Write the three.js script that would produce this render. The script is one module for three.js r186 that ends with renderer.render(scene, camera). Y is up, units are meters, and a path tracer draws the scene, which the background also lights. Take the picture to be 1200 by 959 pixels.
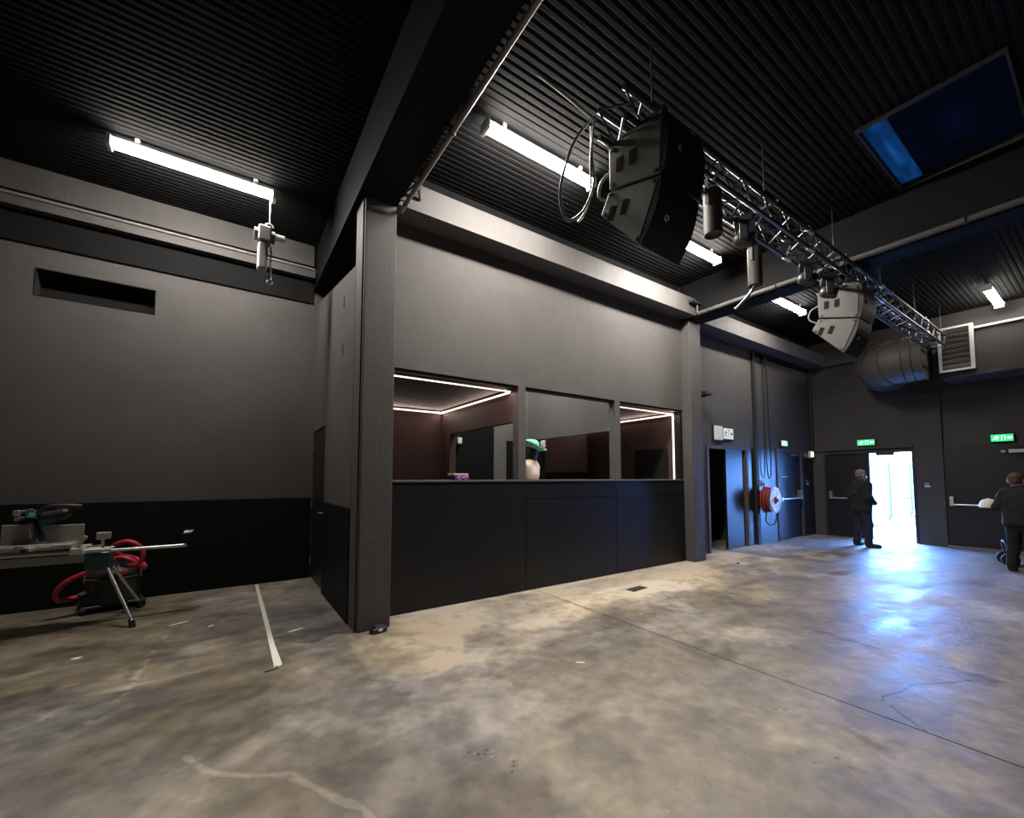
import * as THREE from 'three';
import { mergeGeometries } from 'three/addons/utils/BufferGeometryUtils.js';
import { RoundedBoxGeometry } from 'three/addons/geometries/RoundedBoxGeometry.js';
import { RectAreaLightUniformsLib } from 'three/addons/lights/RectAreaLightUniformsLib.js';

// ---------------------------------------------------------------- camera, sky, exposure
RectAreaLightUniformsLib.init();
const scene = new THREE.Scene();
const FOCAL = 489, HORIZON = 560, PITCH = 3.5 * Math.PI / 180, YAW = Math.atan((600 - 268) / FOCAL);
const PPY = HORIZON - FOCAL * Math.tan(PITCH);              // principal point of the photograph, in pixels from its top
const FULL_H = 2 * PPY;
const camera = new THREE.PerspectiveCamera(2 * Math.atan(PPY / FOCAL) * 180 / Math.PI, 1200 / FULL_H, 0.05, 200);
camera.setViewOffset(1200, FULL_H, 0, 0, 1200, 959);
camera.position.set(0, 1.5, 0);
camera.lookAt(Math.sin(YAW) * Math.cos(PITCH), 1.5 + Math.sin(PITCH), -Math.cos(YAW) * Math.cos(PITCH));
camera.updateProjectionMatrix();
scene.add(camera);
scene.background = new THREE.Color().setRGB(17, 42, 120);  // bright overcast daylight, blue next to the warm lamps
const TUBE_LIGHT = 100, TUBE_GLOW = 170;
const TUBE_COLOR = new THREE.Color().setRGB(1.0, 0.945, 0.86);
const LED_COLOR = new THREE.Color().setRGB(1.0, 0.74, 0.62);

const renderer = new THREE.WebGLRenderer({ antialias: true });
renderer.toneMapping = THREE.LinearToneMapping;
renderer.toneMappingExposure = 0.95;
renderer.shadowMap.enabled = true;

// ---------------------------------------------------------------- helpers
let seed = 12345;
const rnd = () => { seed = (seed * 1664525 + 1013904223) >>> 0; return seed / 4294967296; };
const rr = (a, b) => a + (b - a) * rnd();
const V = (x, y, z) => new THREE.Vector3(x, y, z);
const used = {};
function numbered(name) {
  const n = used[name] ?? 0; used[name] = n + 1;
  return n ? `${name}_${String(n).padStart(3, '0')}` : name;
}
function clean(g) {
  let h = g.index ? g.toNonIndexed() : g;
  for (const k of Object.keys(h.attributes)) if (!['position', 'normal', 'uv'].includes(k)) h.deleteAttribute(k);
  if (!h.attributes.uv) h.setAttribute('uv', new THREE.BufferAttribute(new Float32Array(h.attributes.position.count * 2), 2));
  if (!h.attributes.normal) h.computeVertexNormals();
  return h;
}
const join = (gs) => Array.isArray(gs) ? (gs.length === 1 ? clean(gs[0]) : mergeGeometries(gs.map(clean))) : gs;
// uv in metres from the position, by the way each face points
function metric(g, s = 1) {
  const h = clean(g), p = h.attributes.position, n = h.attributes.normal, u = h.attributes.uv;
  for (let i = 0; i < p.count; i++) {
    const ax = Math.abs(n.getX(i)), ay = Math.abs(n.getY(i)), az = Math.abs(n.getZ(i));
    if (ay >= ax && ay >= az) u.setXY(i, p.getX(i) * s, p.getZ(i) * s);
    else if (ax >= az) u.setXY(i, p.getZ(i) * s, p.getY(i) * s);
    else u.setXY(i, p.getX(i) * s, p.getY(i) * s);
  }
  return h;
}
function mesh(name, gs, mat, parent) {
  const m = new THREE.Mesh(join(gs), mat); m.name = parent ? name : numbered(name);
  m.castShadow = m.receiveShadow = true; (parent ?? scene).add(m); return m;
}
function wallMesh(name, gs, mat, parent) { return mesh(name, metric(join(gs)), mat, parent); }
function group(name, pos = [0, 0, 0], ry = 0) {
  const g = new THREE.Group(); g.name = numbered(name); g.position.set(...pos); g.rotation.y = ry; scene.add(g); return g;
}
function tag(o, label, category, grp) { Object.assign(o.userData, { label, category }); if (grp) o.userData.group = grp; return o; }
function setting(o, label, category) { Object.assign(o.userData, { kind: 'structure', label, category }); return o; }
const B = (x0, x1, y0, y1, z0, z1) => new THREE.BoxGeometry(x1 - x0, y1 - y0, z1 - z0).translate((x0 + x1) / 2, (y0 + y1) / 2, (z0 + z1) / 2);
const RB = (x0, x1, y0, y1, z0, z1, r = 0.01, s = 2) => new RoundedBoxGeometry(Math.abs(x1 - x0), Math.abs(y1 - y0), Math.abs(z1 - z0), s, r).translate((x0 + x1) / 2, (y0 + y1) / 2, (z0 + z1) / 2);
function cyl(a, b, r0, r1 = r0, seg = 12) {
  const A = Array.isArray(a) ? V(...a) : a, C = Array.isArray(b) ? V(...b) : b, d = C.clone().sub(A), L = d.length();
  const g = new THREE.CylinderGeometry(r1, r0, L, seg); g.translate(0, L / 2, 0);
  g.applyQuaternion(new THREE.Quaternion().setFromUnitVectors(V(0, 1, 0), d.normalize())); return g.translate(A.x, A.y, A.z);
}
function bar(a, b, w, h) {                                     // rectangular bar between two points
  const A = V(...a), C = V(...b), d = C.clone().sub(A), L = d.length(), g = new THREE.BoxGeometry(w, L, h); g.translate(0, L / 2, 0);
  g.applyQuaternion(new THREE.Quaternion().setFromUnitVectors(V(0, 1, 0), d.normalize())); return g.translate(A.x, A.y, A.z);
}
const tube = (pts, r, seg = 40, rs = 8, closed = false) => new THREE.TubeGeometry(new THREE.CatmullRomCurve3(pts.map((p) => V(...p)), closed, 'centripetal'), seg, r, rs, closed);
const lathe = (pts, seg = 32) => new THREE.LatheGeometry(pts.map((p) => new THREE.Vector2(...p)), seg);
function extrudeX(pts, x0, x1, bevel = 0) {                    // profile of [z, y] pairs pushed along x
  const s = new THREE.Shape(pts.map(([z, y]) => new THREE.Vector2(z, y)));
  const g = new THREE.ExtrudeGeometry(s, { depth: x1 - x0 - 2 * bevel, bevelEnabled: bevel > 0, bevelSize: bevel, bevelThickness: bevel, bevelOffset: -bevel, bevelSegments: 2, steps: 1, curveSegments: 8 });
  g.translate(0, 0, bevel);
  const p = g.attributes.position;
  for (let i = 0; i < p.count; i++) { const a = p.getX(i), y = p.getY(i), d = p.getZ(i); p.setXYZ(i, x0 + d, y, a); }
  const h = g.index ? g.toNonIndexed() : g, q = h.attributes.position;   // mirrored by the swap: turn the faces round
  for (let i = 0; i < q.count; i += 3) { const t = [q.getX(i + 1), q.getY(i + 1), q.getZ(i + 1)]; q.setXYZ(i + 1, q.getX(i + 2), q.getY(i + 2), q.getZ(i + 2)); q.setXYZ(i + 2, ...t); }
  h.computeVertexNormals(); return h;
}
// distance field to mesh (surface nets)
function net(f, lo, hi, cell) {
  const n = lo.map((l, i) => Math.ceil((hi[i] - l) / cell) + 1), [nx, ny, nz] = n, v = new Float32Array(nx * ny * nz);
  const id = (i, j, k) => i + nx * (j + ny * k);
  for (let k = 0; k < nz; k++) for (let j = 0; j < ny; j++) for (let i = 0; i < nx; i++) v[id(i, j, k)] = f(lo[0] + i * cell, lo[1] + j * cell, lo[2] + k * cell);
  const at = new Int32Array(nx * ny * nz).fill(-1), pos = [], ix = [];
  for (let k = 0; k < nz - 1; k++) for (let j = 0; j < ny - 1; j++) for (let i = 0; i < nx - 1; i++) {
    let sx = 0, sy = 0, sz = 0, c = 0;
    for (let e = 0; e < 12; e++) {
      const ax = e >> 2, s = e & 1, t = (e >> 1) & 1;
      const a = [0, 0, 0]; a[(ax + 1) % 3] = s; a[(ax + 2) % 3] = t; const b = [...a]; b[ax] = 1;
      const va = v[id(i + a[0], j + a[1], k + a[2])], vb = v[id(i + b[0], j + b[1], k + b[2])];
      if ((va < 0) !== (vb < 0)) { const w = va / (va - vb); sx += a[0] + (b[0] - a[0]) * w; sy += a[1] + (b[1] - a[1]) * w; sz += a[2] + (b[2] - a[2]) * w; c++; }
    }
    if (c) { at[id(i, j, k)] = pos.length / 3; pos.push(lo[0] + (i + sx / c) * cell, lo[1] + (j + sy / c) * cell, lo[2] + (k + sz / c) * cell); }
  }
  for (let k = 1; k < nz - 1; k++) for (let j = 1; j < ny - 1; j++) for (let i = 1; i < nx - 1; i++) {
    const a = v[id(i, j, k)] < 0;
    const quad = (p, q, r, s, flip) => flip ? ix.push(p, r, q, p, s, r) : ix.push(p, q, r, p, r, s);
    if (a !== (v[id(i + 1, j, k)] < 0)) quad(at[id(i, j - 1, k - 1)], at[id(i, j, k - 1)], at[id(i, j, k)], at[id(i, j - 1, k)], !a);
    if (a !== (v[id(i, j + 1, k)] < 0)) quad(at[id(i - 1, j, k - 1)], at[id(i - 1, j, k)], at[id(i, j, k)], at[id(i, j, k - 1)], !a);
    if (a !== (v[id(i, j, k + 1)] < 0)) quad(at[id(i - 1, j - 1, k)], at[id(i, j - 1, k)], at[id(i, j, k)], at[id(i - 1, j, k)], !a);
  }
  const g = new THREE.BufferGeometry(); g.setAttribute('position', new THREE.Float32BufferAttribute(pos, 3)); g.setIndex(ix); g.computeVertexNormals(); return g;
}
const capsule = (a, b, ra, rb, sx = 1, sz = 1) => {            // tapered capsule; sx, sz flatten it
  const A = [a[0] * sx, a[1], a[2] * sz], D = [b[0] * sx - A[0], b[1] - A[1], b[2] * sz - A[2]], dd = D[0] ** 2 + D[1] ** 2 + D[2] ** 2 || 1e-9;
  return (x, y, z) => {
    const px = x * sx - A[0], py = y - A[1], pz = z * sz - A[2], t = Math.min(1, Math.max(0, (px * D[0] + py * D[1] + pz * D[2]) / dd));
    const ex = px - t * D[0], ey = py - t * D[1], ez = pz - t * D[2]; return Math.sqrt(ex * ex + ey * ey + ez * ez) - (ra + (rb - ra) * t);
  };
};
const blend = (fs, k = 0.03) => (x, y, z) => {
  let d = 1e3;
  for (const f of fs) { const e = f(x, y, z), h = Math.max(k - Math.abs(d - e), 0) / k; d = Math.min(d, e) - h * h * k * 0.25; }
  return d;
};

// ---------------------------------------------------------------- noise and textures
const PERM = new Uint8Array(65536); for (let i = 0; i < 65536; i++) PERM[i] = Math.floor(rnd() * 256);
function vnoise(x, y, o = 0) {                                 // value noise, 256 cells
  const xi = Math.floor(x), yi = Math.floor(y), fx = x - xi, fy = y - yi, u = fx * fx * (3 - 2 * fx), w = fy * fy * (3 - 2 * fy);
  const h = (a, b) => PERM[((a + o * 37) & 255) | (((b + o * 91) & 255) << 8)];
  const a = h(xi, yi), b = h(xi + 1, yi), c = h(xi, yi + 1), d = h(xi + 1, yi + 1);
  return (a + (b - a) * u + (c - a) * w + (a - b - c + d) * u * w) / 255;
}
function fbm(x, y, oct, o = 0) { let s = 0, a = 0.5, t = 0; for (let i = 0; i < oct; i++) { s += a * vnoise(x, y, o + i); t += a; x *= 2.03; y *= 2.03; a *= 0.55; } return s / t; }
function dataTex(w, h, fill, srgb, repeat = true) {
  const d = new Uint8Array(w * h * 4);
  for (let j = 0; j < h; j++) for (let i = 0; i < w; i++) { const k = 4 * (i + w * j), c = fill(i / w, j / h, i, j); d[k] = c[0]; d[k + 1] = c[1]; d[k + 2] = c[2]; d[k + 3] = 255; }
  const t = new THREE.DataTexture(d, w, h); t.magFilter = THREE.LinearFilter; t.minFilter = THREE.LinearMipmapLinearFilter; t.generateMipmaps = true;
  if (repeat) t.wrapS = t.wrapT = THREE.RepeatWrapping; if (srgb) t.colorSpace = THREE.SRGBColorSpace; t.needsUpdate = true; return t;
}
const clamp = (v) => Math.max(0, Math.min(255, v));
// one tile of rolled paint: 4 m wide, patches and faint roller marks in the paint
const PW = 512;
const paintTone = dataTex(PW, PW, (u, v) => {
  const w = (x, y, o, k, oct) => { const a = fbm(x * k, y * k, oct, o), b = fbm((x - 1) * k, y * k, oct, o); return a + (b - a) * x; };
  const t = 0.80 + 0.26 * (w(u, v, 3, 6, 5) - 0.5) + 0.14 * (w(u, v, 9, 40, 3) - 0.5) + 0.035 * (vnoise(u * 90, v * 5, 21) - 0.5);
  const g = clamp(255 * t); return [g, g, g];
}, false);
const paintBump = dataTex(PW, PW, (u, v) => { const g = clamp(255 * (0.55 * fbm(u * 64, v * 64, 3, 5) + 0.45 * fbm(u * 9, v * 9, 3, 15))); return [g, g, g]; }, false);
paintTone.repeat.set(0.25, 0.25); paintBump.repeat.set(0.5, 0.5);
const lin = (r, g, b) => new THREE.Color().setRGB(r, g, b);
const M = {};
const std = (r, g, b, rough, metal = 0, extra = {}) => new THREE.MeshStandardMaterial({ color: lin(r, g, b), roughness: rough, metalness: metal, ...extra });
const painted = (r, g, b, rough, bump = 0.004, spec = 1) => new THREE.MeshPhysicalMaterial({ color: lin(r, g, b), roughness: rough, specularIntensity: spec, map: paintTone, bumpMap: paintBump, bumpScale: bump });
const CHARCOAL = [0.090, 0.083, 0.081], BLACK = [0.010, 0.010, 0.0105];
M.wall = painted(...CHARCOAL, 0.75, 0.0015, 0.6);              // charcoal paint of every wall
M.beam = painted(...CHARCOAL, 0.65, 0.003, 0.7);               // the same paint on steel and timber
M.column = painted(...CHARCOAL, 0.70, 0.003, 0.6);             // the same paint on concrete
M.gloss = painted(0.006, 0.006, 0.007, 0.6, 0.002, 0.35);      // black dado boards
M.panel = painted(0.009, 0.009, 0.011, 0.42, 0.0008, 0.6);     // bar front boards
M.deck = painted(...BLACK, 0.8, 0.001, 0.1);                   // black roof sheets
M.soot = painted(...BLACK, 0.8, 0.002, 0.2);                   // the same black on the portal beams
M.recess = std(0.003, 0.003, 0.003, 1);
M.black = std(0.012, 0.012, 0.013, 0.7);
M.concrete = painted(0.36, 0.34, 0.31, 0.8);
M.plaster = painted(0.15, 0.15, 0.15, 0.75);
M.brown = painted(0.088, 0.056, 0.052, 0.6, 0.002, 0.5);                  // booth inside
M.door = painted(0.013, 0.013, 0.016, 0.40, 0.001);
M.steel = std(0.55, 0.55, 0.56, 0.32, 1);
M.alu = std(0.72, 0.72, 0.72, 0.35, 1);
M.darkMetal = std(0.05, 0.05, 0.055, 0.45, 0.6);
M.pipe = std(0.20, 0.19, 0.18, 0.5, 0.2);
M.plastic = std(0.02, 0.02, 0.022, 0.45);
M.rubber = std(0.015, 0.015, 0.015, 0.8);
M.white = std(0.75, 0.75, 0.73, 0.5);
M.cab = painted(0.10, 0.094, 0.088, 0.6, 0.002);
M.grille = std(0.018, 0.018, 0.022, 0.5, 0.3);
M.red = std(0.42, 0.025, 0.025, 0.4);
M.hose = std(0.46, 0.03, 0.055, 0.38);
M.teal = std(0.018, 0.072, 0.080, 0.45);
M.skin = std(0.50, 0.29, 0.20, 0.55);
M.cloth = std(0.010, 0.011, 0.015, 1);
M.denim = std(0.012, 0.015, 0.028, 0.9);

// ---------------------------------------------------------------- the building: levels and lines, metres
const X_W = -4.2, X_END = 13.05, Z_BACK = -7.0, Z_BAR = -4.56, Z_DOOR = -4.75, Z_REAR = 4.0, Y_CEIL = 5.1, Y_BEAM = 4.4, JOINT = 3.46;

// floor: two slabs with a sawn joint between them
const polyDist = (pts) => {
  const n = pts.length - 1, X = pts.map((p) => p[0]), Z = pts.map((p) => p[1]), x0 = Math.min(...X) - 0.3, x1 = Math.max(...X) + 0.3, z0 = Math.min(...Z) - 0.3, z1 = Math.max(...Z) + 0.3;
  return (x, z) => {
    if (x < x0 || x > x1 || z < z0 || z > z1) return 9;
    let m = 1e9;
    for (let i = 0; i < n; i++) {
      const dx = X[i + 1] - X[i], dz = Z[i + 1] - Z[i], t = Math.max(0, Math.min(1, ((x - X[i]) * dx + (z - Z[i]) * dz) / (dx * dx + dz * dz)));
      const ex = x - X[i] - t * dx, ez = z - Z[i] - t * dz, d = ex * ex + ez * ez; if (d < m) m = d;
    }
    return Math.sqrt(m);
  };
};
const crackA = polyDist([[-0.136, -2.916], [-0.047, -2.722], [0.06, -2.62], [0.167, -2.54], [0.311, -2.457], [0.401, -2.277], [0.47, -2.15], [0.557, -2.027], [0.6, -1.8]]);
const scuffB = polyDist([[-0.70, -3.63], [-0.585, -3.709], [-0.55, -4.0], [-0.50, -4.6], [-0.44, -5.2]]);
const scuffC = polyDist([[-1.25, -4.16], [-0.587, -4.098], [-0.1, -4.134], [0.2, -4.2]]);
const scuffD = polyDist([[-1.3, -3.25], [-0.95, -3.42], [-0.72, -3.5], [-0.5, -3.75]]);
const arcY = polyDist([[1.0, -4.3], [0.98, -3.7], [0.99, -3.25], [1.15, -3.08], [1.35, -3.03], [1.666, -3.2], [1.817, -3.6], [1.74, -4.1]]);
const crackR = polyDist([[4.62, -0.72], [4.381, -0.83], [4.158, -0.95], [3.938, -0.969], [3.76, -1.02], [3.694, -0.999]]);
const crackS = polyDist([[3.66, -0.95], [3.56, -0.86], [3.475, -0.75]]);
const darkR = polyDist([[4.85, -1.9], [4.796, -1.49], [4.744, -1.127], [4.763, -0.6]]);
const pits = []; for (let i = 0; i < 150; i++) pits.push([rr(-2.5, 9), rr(-6.6, -0.3), rr(0.004, 0.013), rnd() < 0.35]);
for (const [x, z] of [[1.171, -2.054], [1.2, -2.03], [1.25, -1.841], [1.28, -1.87], [1.227, -2.059], [1.14, -2.1], [1.3, -1.9], [3.024, -1.318], [2.99, -1.36], [2.6, -1.0], [2.75, -0.95]]) pits.push([x, z, 0.014, false], [x + 0.02, z + 0.03, 0.009, true]);
const pitGrid = new Map(); for (const p of pits) for (const dx of [-0.03, 0.03]) for (const dz of [-0.03, 0.03]) { const k = Math.floor((p[0] + dx) * 4) * 1000 + Math.floor((p[1] + dz) * 4); if (!pitGrid.has(k)) pitGrid.set(k, new Set()); pitGrid.get(k).add(p); }
const sm = (a, b, x) => { const t = Math.max(0, Math.min(1, (x - a) / (b - a))); return t * t * (3 - 2 * t); };
function floorTex(x0, x1, z0, z1, n) {
  const rough = new Uint8Array(n * n);
  const map = dataTex(n, n, (u, v, i, j) => {
    const x = x0 + u * (x1 - x0), z = z1 + v * (z0 - z1);
    const big = fbm(x * 0.55 + 7, z * 0.55 + 3, 4, 1), mid = fbm(x * 1.9 + 31, z * 2.3 + 11, 5, 8), fine = fbm(x * 11, z * 11, 4, 17), hue = fbm(x * 0.8 + 60, z * 0.8 + 20, 3, 27);
    const streak = fbm(x * 1.3 + 3 * mid, z * 5.5 + 17, 4, 40);
    const grain = fbm(x * 5.3 + 12, z * 6.7 + 44, 4, 66);
    let t = 0.70 + 0.20 * (big - 0.5) + 0.24 * (mid - 0.5) + 0.30 * (fine - 0.5) + 0.18 * (streak - 0.5) + 0.15 * (grain - 0.5);
    let w = 0.5 + 1.8 * (hue - 0.5) + 0.6 * (grain - 0.5);                            // 0 blue grey, 1 yellow brown
    // dark oil-stained patches and pale worn paste, with ragged outlines
    const rag = 0.5 * (mid - 0.5) + 0.35 * (fine - 0.5);
    const oil = sm(0.53, 0.60, fbm(x * 0.9 + 90, z * 1.1 + 50, 5, 33) + 0.1 * rag); t -= 0.07 * oil; w += 0.15 * oil;
    const pale = sm(0.55, 0.66, fbm(x * 1.4 + 15, z * 1.9 + 70, 5, 51)); t += 0.12 * pale * (0.5 + grain);
    // dusty strip along the foot of the bar, its edge as ragged as in the photograph
    const edge = -3.25 - 0.11 * Math.max(0, x - 2.5) + 0.35 * rag, strip = x > 1.0 && x < 8.5 ? sm(edge + 0.45, edge - 0.45, z + 0.9 * (streak - 0.5)) * sm(1.0, 1.9, x) : 0;
    t += 0.30 * strip * (0.6 + 0.8 * mid); w += 0.22 * strip;
    // yellowish levelling paste before the column
    const inside = sm(0.46, 0.36, Math.hypot((x - 1.4) / 1.0, (z + 3.7) / 1.45) + 0.35 * rag); t += 0.13 * inside; w += 0.5 * inside;
    const ya = arcY(x, z) + 0.08 * rag; t += 0.09 * sm(0.05, 0.015, ya); w += 0.2 * sm(0.05, 0.0, ya);
    // grey trowelled patch left of the tape, brown boards of dust further left
    const gp = sm(0.5, 0.40, Math.hypot((x - 0.72) / 0.75, (z + 5.0) / 1.6) + 0.3 * rag); t -= 0.10 * gp; w -= 0.3 * gp;
    const lb = sm(0.1, 0.3, -x - 0.12 + 0.9 * rag) * sm(-4.2, -4.4, z); w += 0.6 * lb;
    const bl = sm(0.62, 0.40, Math.hypot((x + 0.75) / 1.0, (z + 3.75) / 0.55) + 0.4 * rag); t -= 0.06 * bl; w -= 0.5 * bl;
    const ca = crackA(x, z) + 0.05 * (fine - 0.5) + 0.03 * (mid - 0.5); t += 0.20 * sm(0.024, 0.006, ca) * sm(0.2, 0.42, grain);
    const sb = scuffB(x, z) + 0.10 * (fine - 0.5); t += 0.20 * sm(0.05, 0.01, sb) * sm(0.40, 0.6, fine); 
    const sc = scuffC(x, z) + 0.10 * (fine - 0.5); t += 0.20 * sm(0.06, 0.0, sc) * sm(0.35, 0.6, mid);
    const sd = scuffD(x, z) + 0.10 * (fine - 0.5); t += 0.16 * sm(0.05, 0.0, sd) * sm(0.35, 0.6, mid);
    const cr = Math.min(crackR(x, z), crackS(x, z)) + 0.012 * (fine - 0.5); t -= 0.36 * sm(0.011, 0.004, cr);
    const dr = darkR(x, z) + 0.10 * (fine - 0.5); t -= 0.12 * sm(0.05, 0.01, dr);
    const spall = sm(0.34, 0.26, Math.hypot((x - 3.42) / 0.9, (z + 0.98) / 0.62) + 0.5 * rag); t -= 0.10 * spall * (0.4 + fine); w += 0.2 * spall;
    const dribble = sm(0.05, 0.02, Math.abs(x - 3.12 + 0.45 * (z + 1.02) + 0.15 * rag)) * sm(-1.08, -1.0, z) * sm(-0.7, -0.86, z); t -= 0.12 * dribble;
    const cell = pitGrid.get(Math.floor(x * 4) * 1000 + Math.floor(z * 4)); if (cell) for (const p of cell) { const d = Math.hypot(x - p[0], z - p[1]) + 0.012 * (fine - 0.5); if (d < p[2]) t += (p[3] ? 0.22 : -0.26) * sm(p[2], p[2] * 0.4, d); }
    t = Math.max(0.12, Math.min(1.0, t)); w = Math.max(0, Math.min(1, w));
    rough[i + n * j] = clamp(255 * (0.50 + 0.25 * (mid - 0.5) + 0.28 * (streak - 0.5) + 0.12 * pale + 0.10 * strip - 0.05 * oil));
    const s = 172 * t; return [clamp(s * (0.985 + 0.03 * w)), clamp(s * (0.945 - 0.016 * w)), clamp(s * (0.915 - 0.12 * w))];
  }, true, false);
  const rmap = dataTex(n, n, (u, v, i, j) => { const r = rough[i + n * j]; return [r, r, r]; }, false, false);
  return { map, rmap };
}
const floorBump = dataTex(512, 512, (u, v) => { const g = clamp(255 * (0.5 * fbm(u * 8, v * 14, 4, 5) + 0.5 * fbm(u * 48, v * 48, 3, 25))); return [g, g, g]; }, false);
floorBump.repeat.set(3, 3);
const floor = setting(group('floor'), 'bare stained concrete floor with a sawn joint', 'floor');
function slab(x0, x1, z0, z1, n) {
  const t = floorTex(x0, x1, z0, z1, n), g = B(x0, x1, -0.2, 0, z0, z1), p = g.attributes.position, u = g.attributes.uv;
  for (let i = 0; i < p.count; i++) u.setXY(i, (p.getX(i) - x0) / (x1 - x0), (z1 - p.getZ(i)) / (z1 - z0));
  mesh('slab', g, new THREE.MeshStandardMaterial({ map: t.map, roughness: 1, roughnessMap: t.rmap, bumpMap: floorBump, bumpScale: 0.006 }), floor);
}
slab(X_W, JOINT - 0.006, Z_BACK, 0.5, 1536);
slab(JOINT + 0.006, X_END + 0.15, Z_BACK, 0.5, 1536);
slab(X_W, X_END + 0.15, 0.5, Z_REAR, 256);
mesh('joint_filler', B(JOINT - 0.006, JOINT + 0.006, -0.2, -0.008, Z_BACK, 0.5), M.black, floor);

// roof: ribbed sheets over the whole hall, with a rooflight let in
const ceiling = setting(group('ceiling'), 'black ribbed metal roof deck', 'ceiling');
const SKY = { x0: 5.28, x1: 6.78, z0: -1.39, z1: -0.40 };
function deck(x0, x1, z0, z1) {
  const pos = [], P = 0.075, prof = [[0, 0], [0.035, 0], [0.045, 0.008], [0.065, 0.008]];
  const ys = []; for (let z = z0, k = 0; z < z1; k++) for (const [d, h] of prof) { const q = z0 + k * P + d; z = q; if (q <= z1) ys.push([q, Y_CEIL + h]); }
  ys.push([z1, Y_CEIL]);
  for (let i = 0; i + 1 < ys.length; i++) { const [a, ya] = ys[i], [b, yb] = ys[i + 1]; pos.push(x0, ya, a, x1, ya, a, x1, yb, b, x0, ya, a, x1, yb, b, x0, yb, b); }
  const g = new THREE.BufferGeometry(); g.setAttribute('position', new THREE.Float32BufferAttribute(pos, 3)); g.computeVertexNormals(); return metric(g);
}
const roofZones = [[X_W, SKY.x0, Z_BACK, Z_REAR], [SKY.x0, SKY.x1, Z_BACK, SKY.z0], [SKY.x0, SKY.x1, SKY.z1, Z_REAR], [SKY.x1, X_END, Z_BACK, Z_REAR]];
for (const z of roofZones) mesh('roof_sheet', deck(...z), M.deck, ceiling);
wallMesh('roof_slab', roofZones.map(([a, b, c, d]) => B(a, b, Y_CEIL + 0.06, Y_CEIL + 0.3, c, d)).concat([B(X_W - 0.2, X_W, Y_CEIL, Y_CEIL + 0.3, Z_BACK - 0.2, Z_REAR + 0.2), B(X_END, X_END + 0.2, Y_CEIL, Y_CEIL + 0.3, Z_BACK - 0.2, Z_REAR + 0.2), B(X_W, X_END, Y_CEIL, Y_CEIL + 0.3, Z_BACK - 0.2, Z_BACK), B(X_W, X_END, Y_CEIL, Y_CEIL + 0.3, Z_REAR, Z_REAR + 0.2)]), M.black, ceiling);

const light = setting(group('window_1'), 'flat rooflight of blue film-covered glazing in the roof deck', 'window');
const grime = dataTex(256, 256, (u, v) => { const t = 0.55 + 0.75 * (fbm(u * 5, v * 4, 5, 61) - 0.5) + 0.2 * (fbm(u * 40, v * 6, 3, 71) - 0.5), g = clamp(255 * t * 1.25); return [g, g, g]; }, false);
const film = (r, g, b) => new THREE.MeshPhysicalMaterial({ color: lin(r, g, b), map: grime, roughness: 0.9, transmission: 1, thickness: 0, specularIntensity: 0.1 });
mesh('pane', B(SKY.x0, SKY.x1, 5.13, 5.136, SKY.z0, SKY.z0 + 0.20), film(0.026, 0.056, 0.066), light);
mesh('pane', B(SKY.x0, SKY.x1, 5.14, 5.146, SKY.z0 + 0.205, SKY.z1), film(0.0042, 0.0085, 0.0115), light);
mesh('glazing_bar', B(SKY.x0, SKY.x1, 5.125, 5.16, SKY.z0 + 0.198, SKY.z0 + 0.207), M.black, light);
mesh('frame', [B(SKY.x0 - 0.02, SKY.x0, 5.06, 5.4, SKY.z0, SKY.z1), B(SKY.x1, SKY.x1 + 0.02, 5.06, 5.4, SKY.z0, SKY.z1), B(SKY.x0 - 0.02, SKY.x1 + 0.02, 5.06, 5.4, SKY.z0 - 0.02, SKY.z0), B(SKY.x0 - 0.02, SKY.x1 + 0.02, 5.06, 5.4, SKY.z1, SKY.z1 + 0.02)], M.black, light);

// outer walls
const VENT = { x0: -1.94, x1: -0.86, y0: 3.61, y1: 3.94 };
const wallLeft = setting(group('wall_left'), 'charcoal back wall of the alcove with a black dado', 'wall');
wallMesh('upper_wall', [B(X_W, VENT.x0, 0, Y_CEIL, Z_BACK - 0.2, Z_BACK), B(VENT.x1, 1.06, 0, Y_CEIL, Z_BACK - 0.2, Z_BACK), B(VENT.x0, VENT.x1, 0, VENT.y0, Z_BACK - 0.2, Z_BACK), B(VENT.x0, VENT.x1, VENT.y1, Y_CEIL, Z_BACK - 0.2, Z_BACK), B(VENT.x0, VENT.x1, VENT.y0, VENT.y1, Z_BACK - 0.22, Z_BACK - 0.2)], M.wall, wallLeft);
wallMesh('vent_lining', [B(VENT.x0, VENT.x1, VENT.y0, VENT.y1, Z_BACK - 0.2, Z_BACK - 0.19), B(VENT.x0, VENT.x1, VENT.y1 - 0.01, VENT.y1, Z_BACK - 0.19, Z_BACK + 0.004), B(VENT.x0, VENT.x1, VENT.y0, VENT.y0 + 0.01, Z_BACK - 0.19, Z_BACK + 0.004), B(VENT.x0, VENT.x0 + 0.01, VENT.y0 + 0.01, VENT.y1 - 0.01, Z_BACK - 0.19, Z_BACK + 0.004), B(VENT.x1 - 0.01, VENT.x1, VENT.y0 + 0.01, VENT.y1 - 0.01, Z_BACK - 0.19, Z_BACK + 0.004)], M.recess, wallLeft);
wallMesh('dado_board', B(X_W, 1.05, 0, 1.2, Z_BACK, Z_BACK + 0.012), M.gloss, wallLeft);
setting(wallMesh('wall_back', B(1.06, X_END, 0, Y_CEIL, Z_BACK - 0.2, Z_BACK), M.brown), 'back wall inside the bar', 'wall');
setting(wallMesh('wall_far', B(X_W - 0.2, X_W, 0, Y_CEIL, Z_BACK - 0.2, Z_REAR + 0.2), M.wall), 'charcoal wall at the near end of the hall', 'wall');
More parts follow.
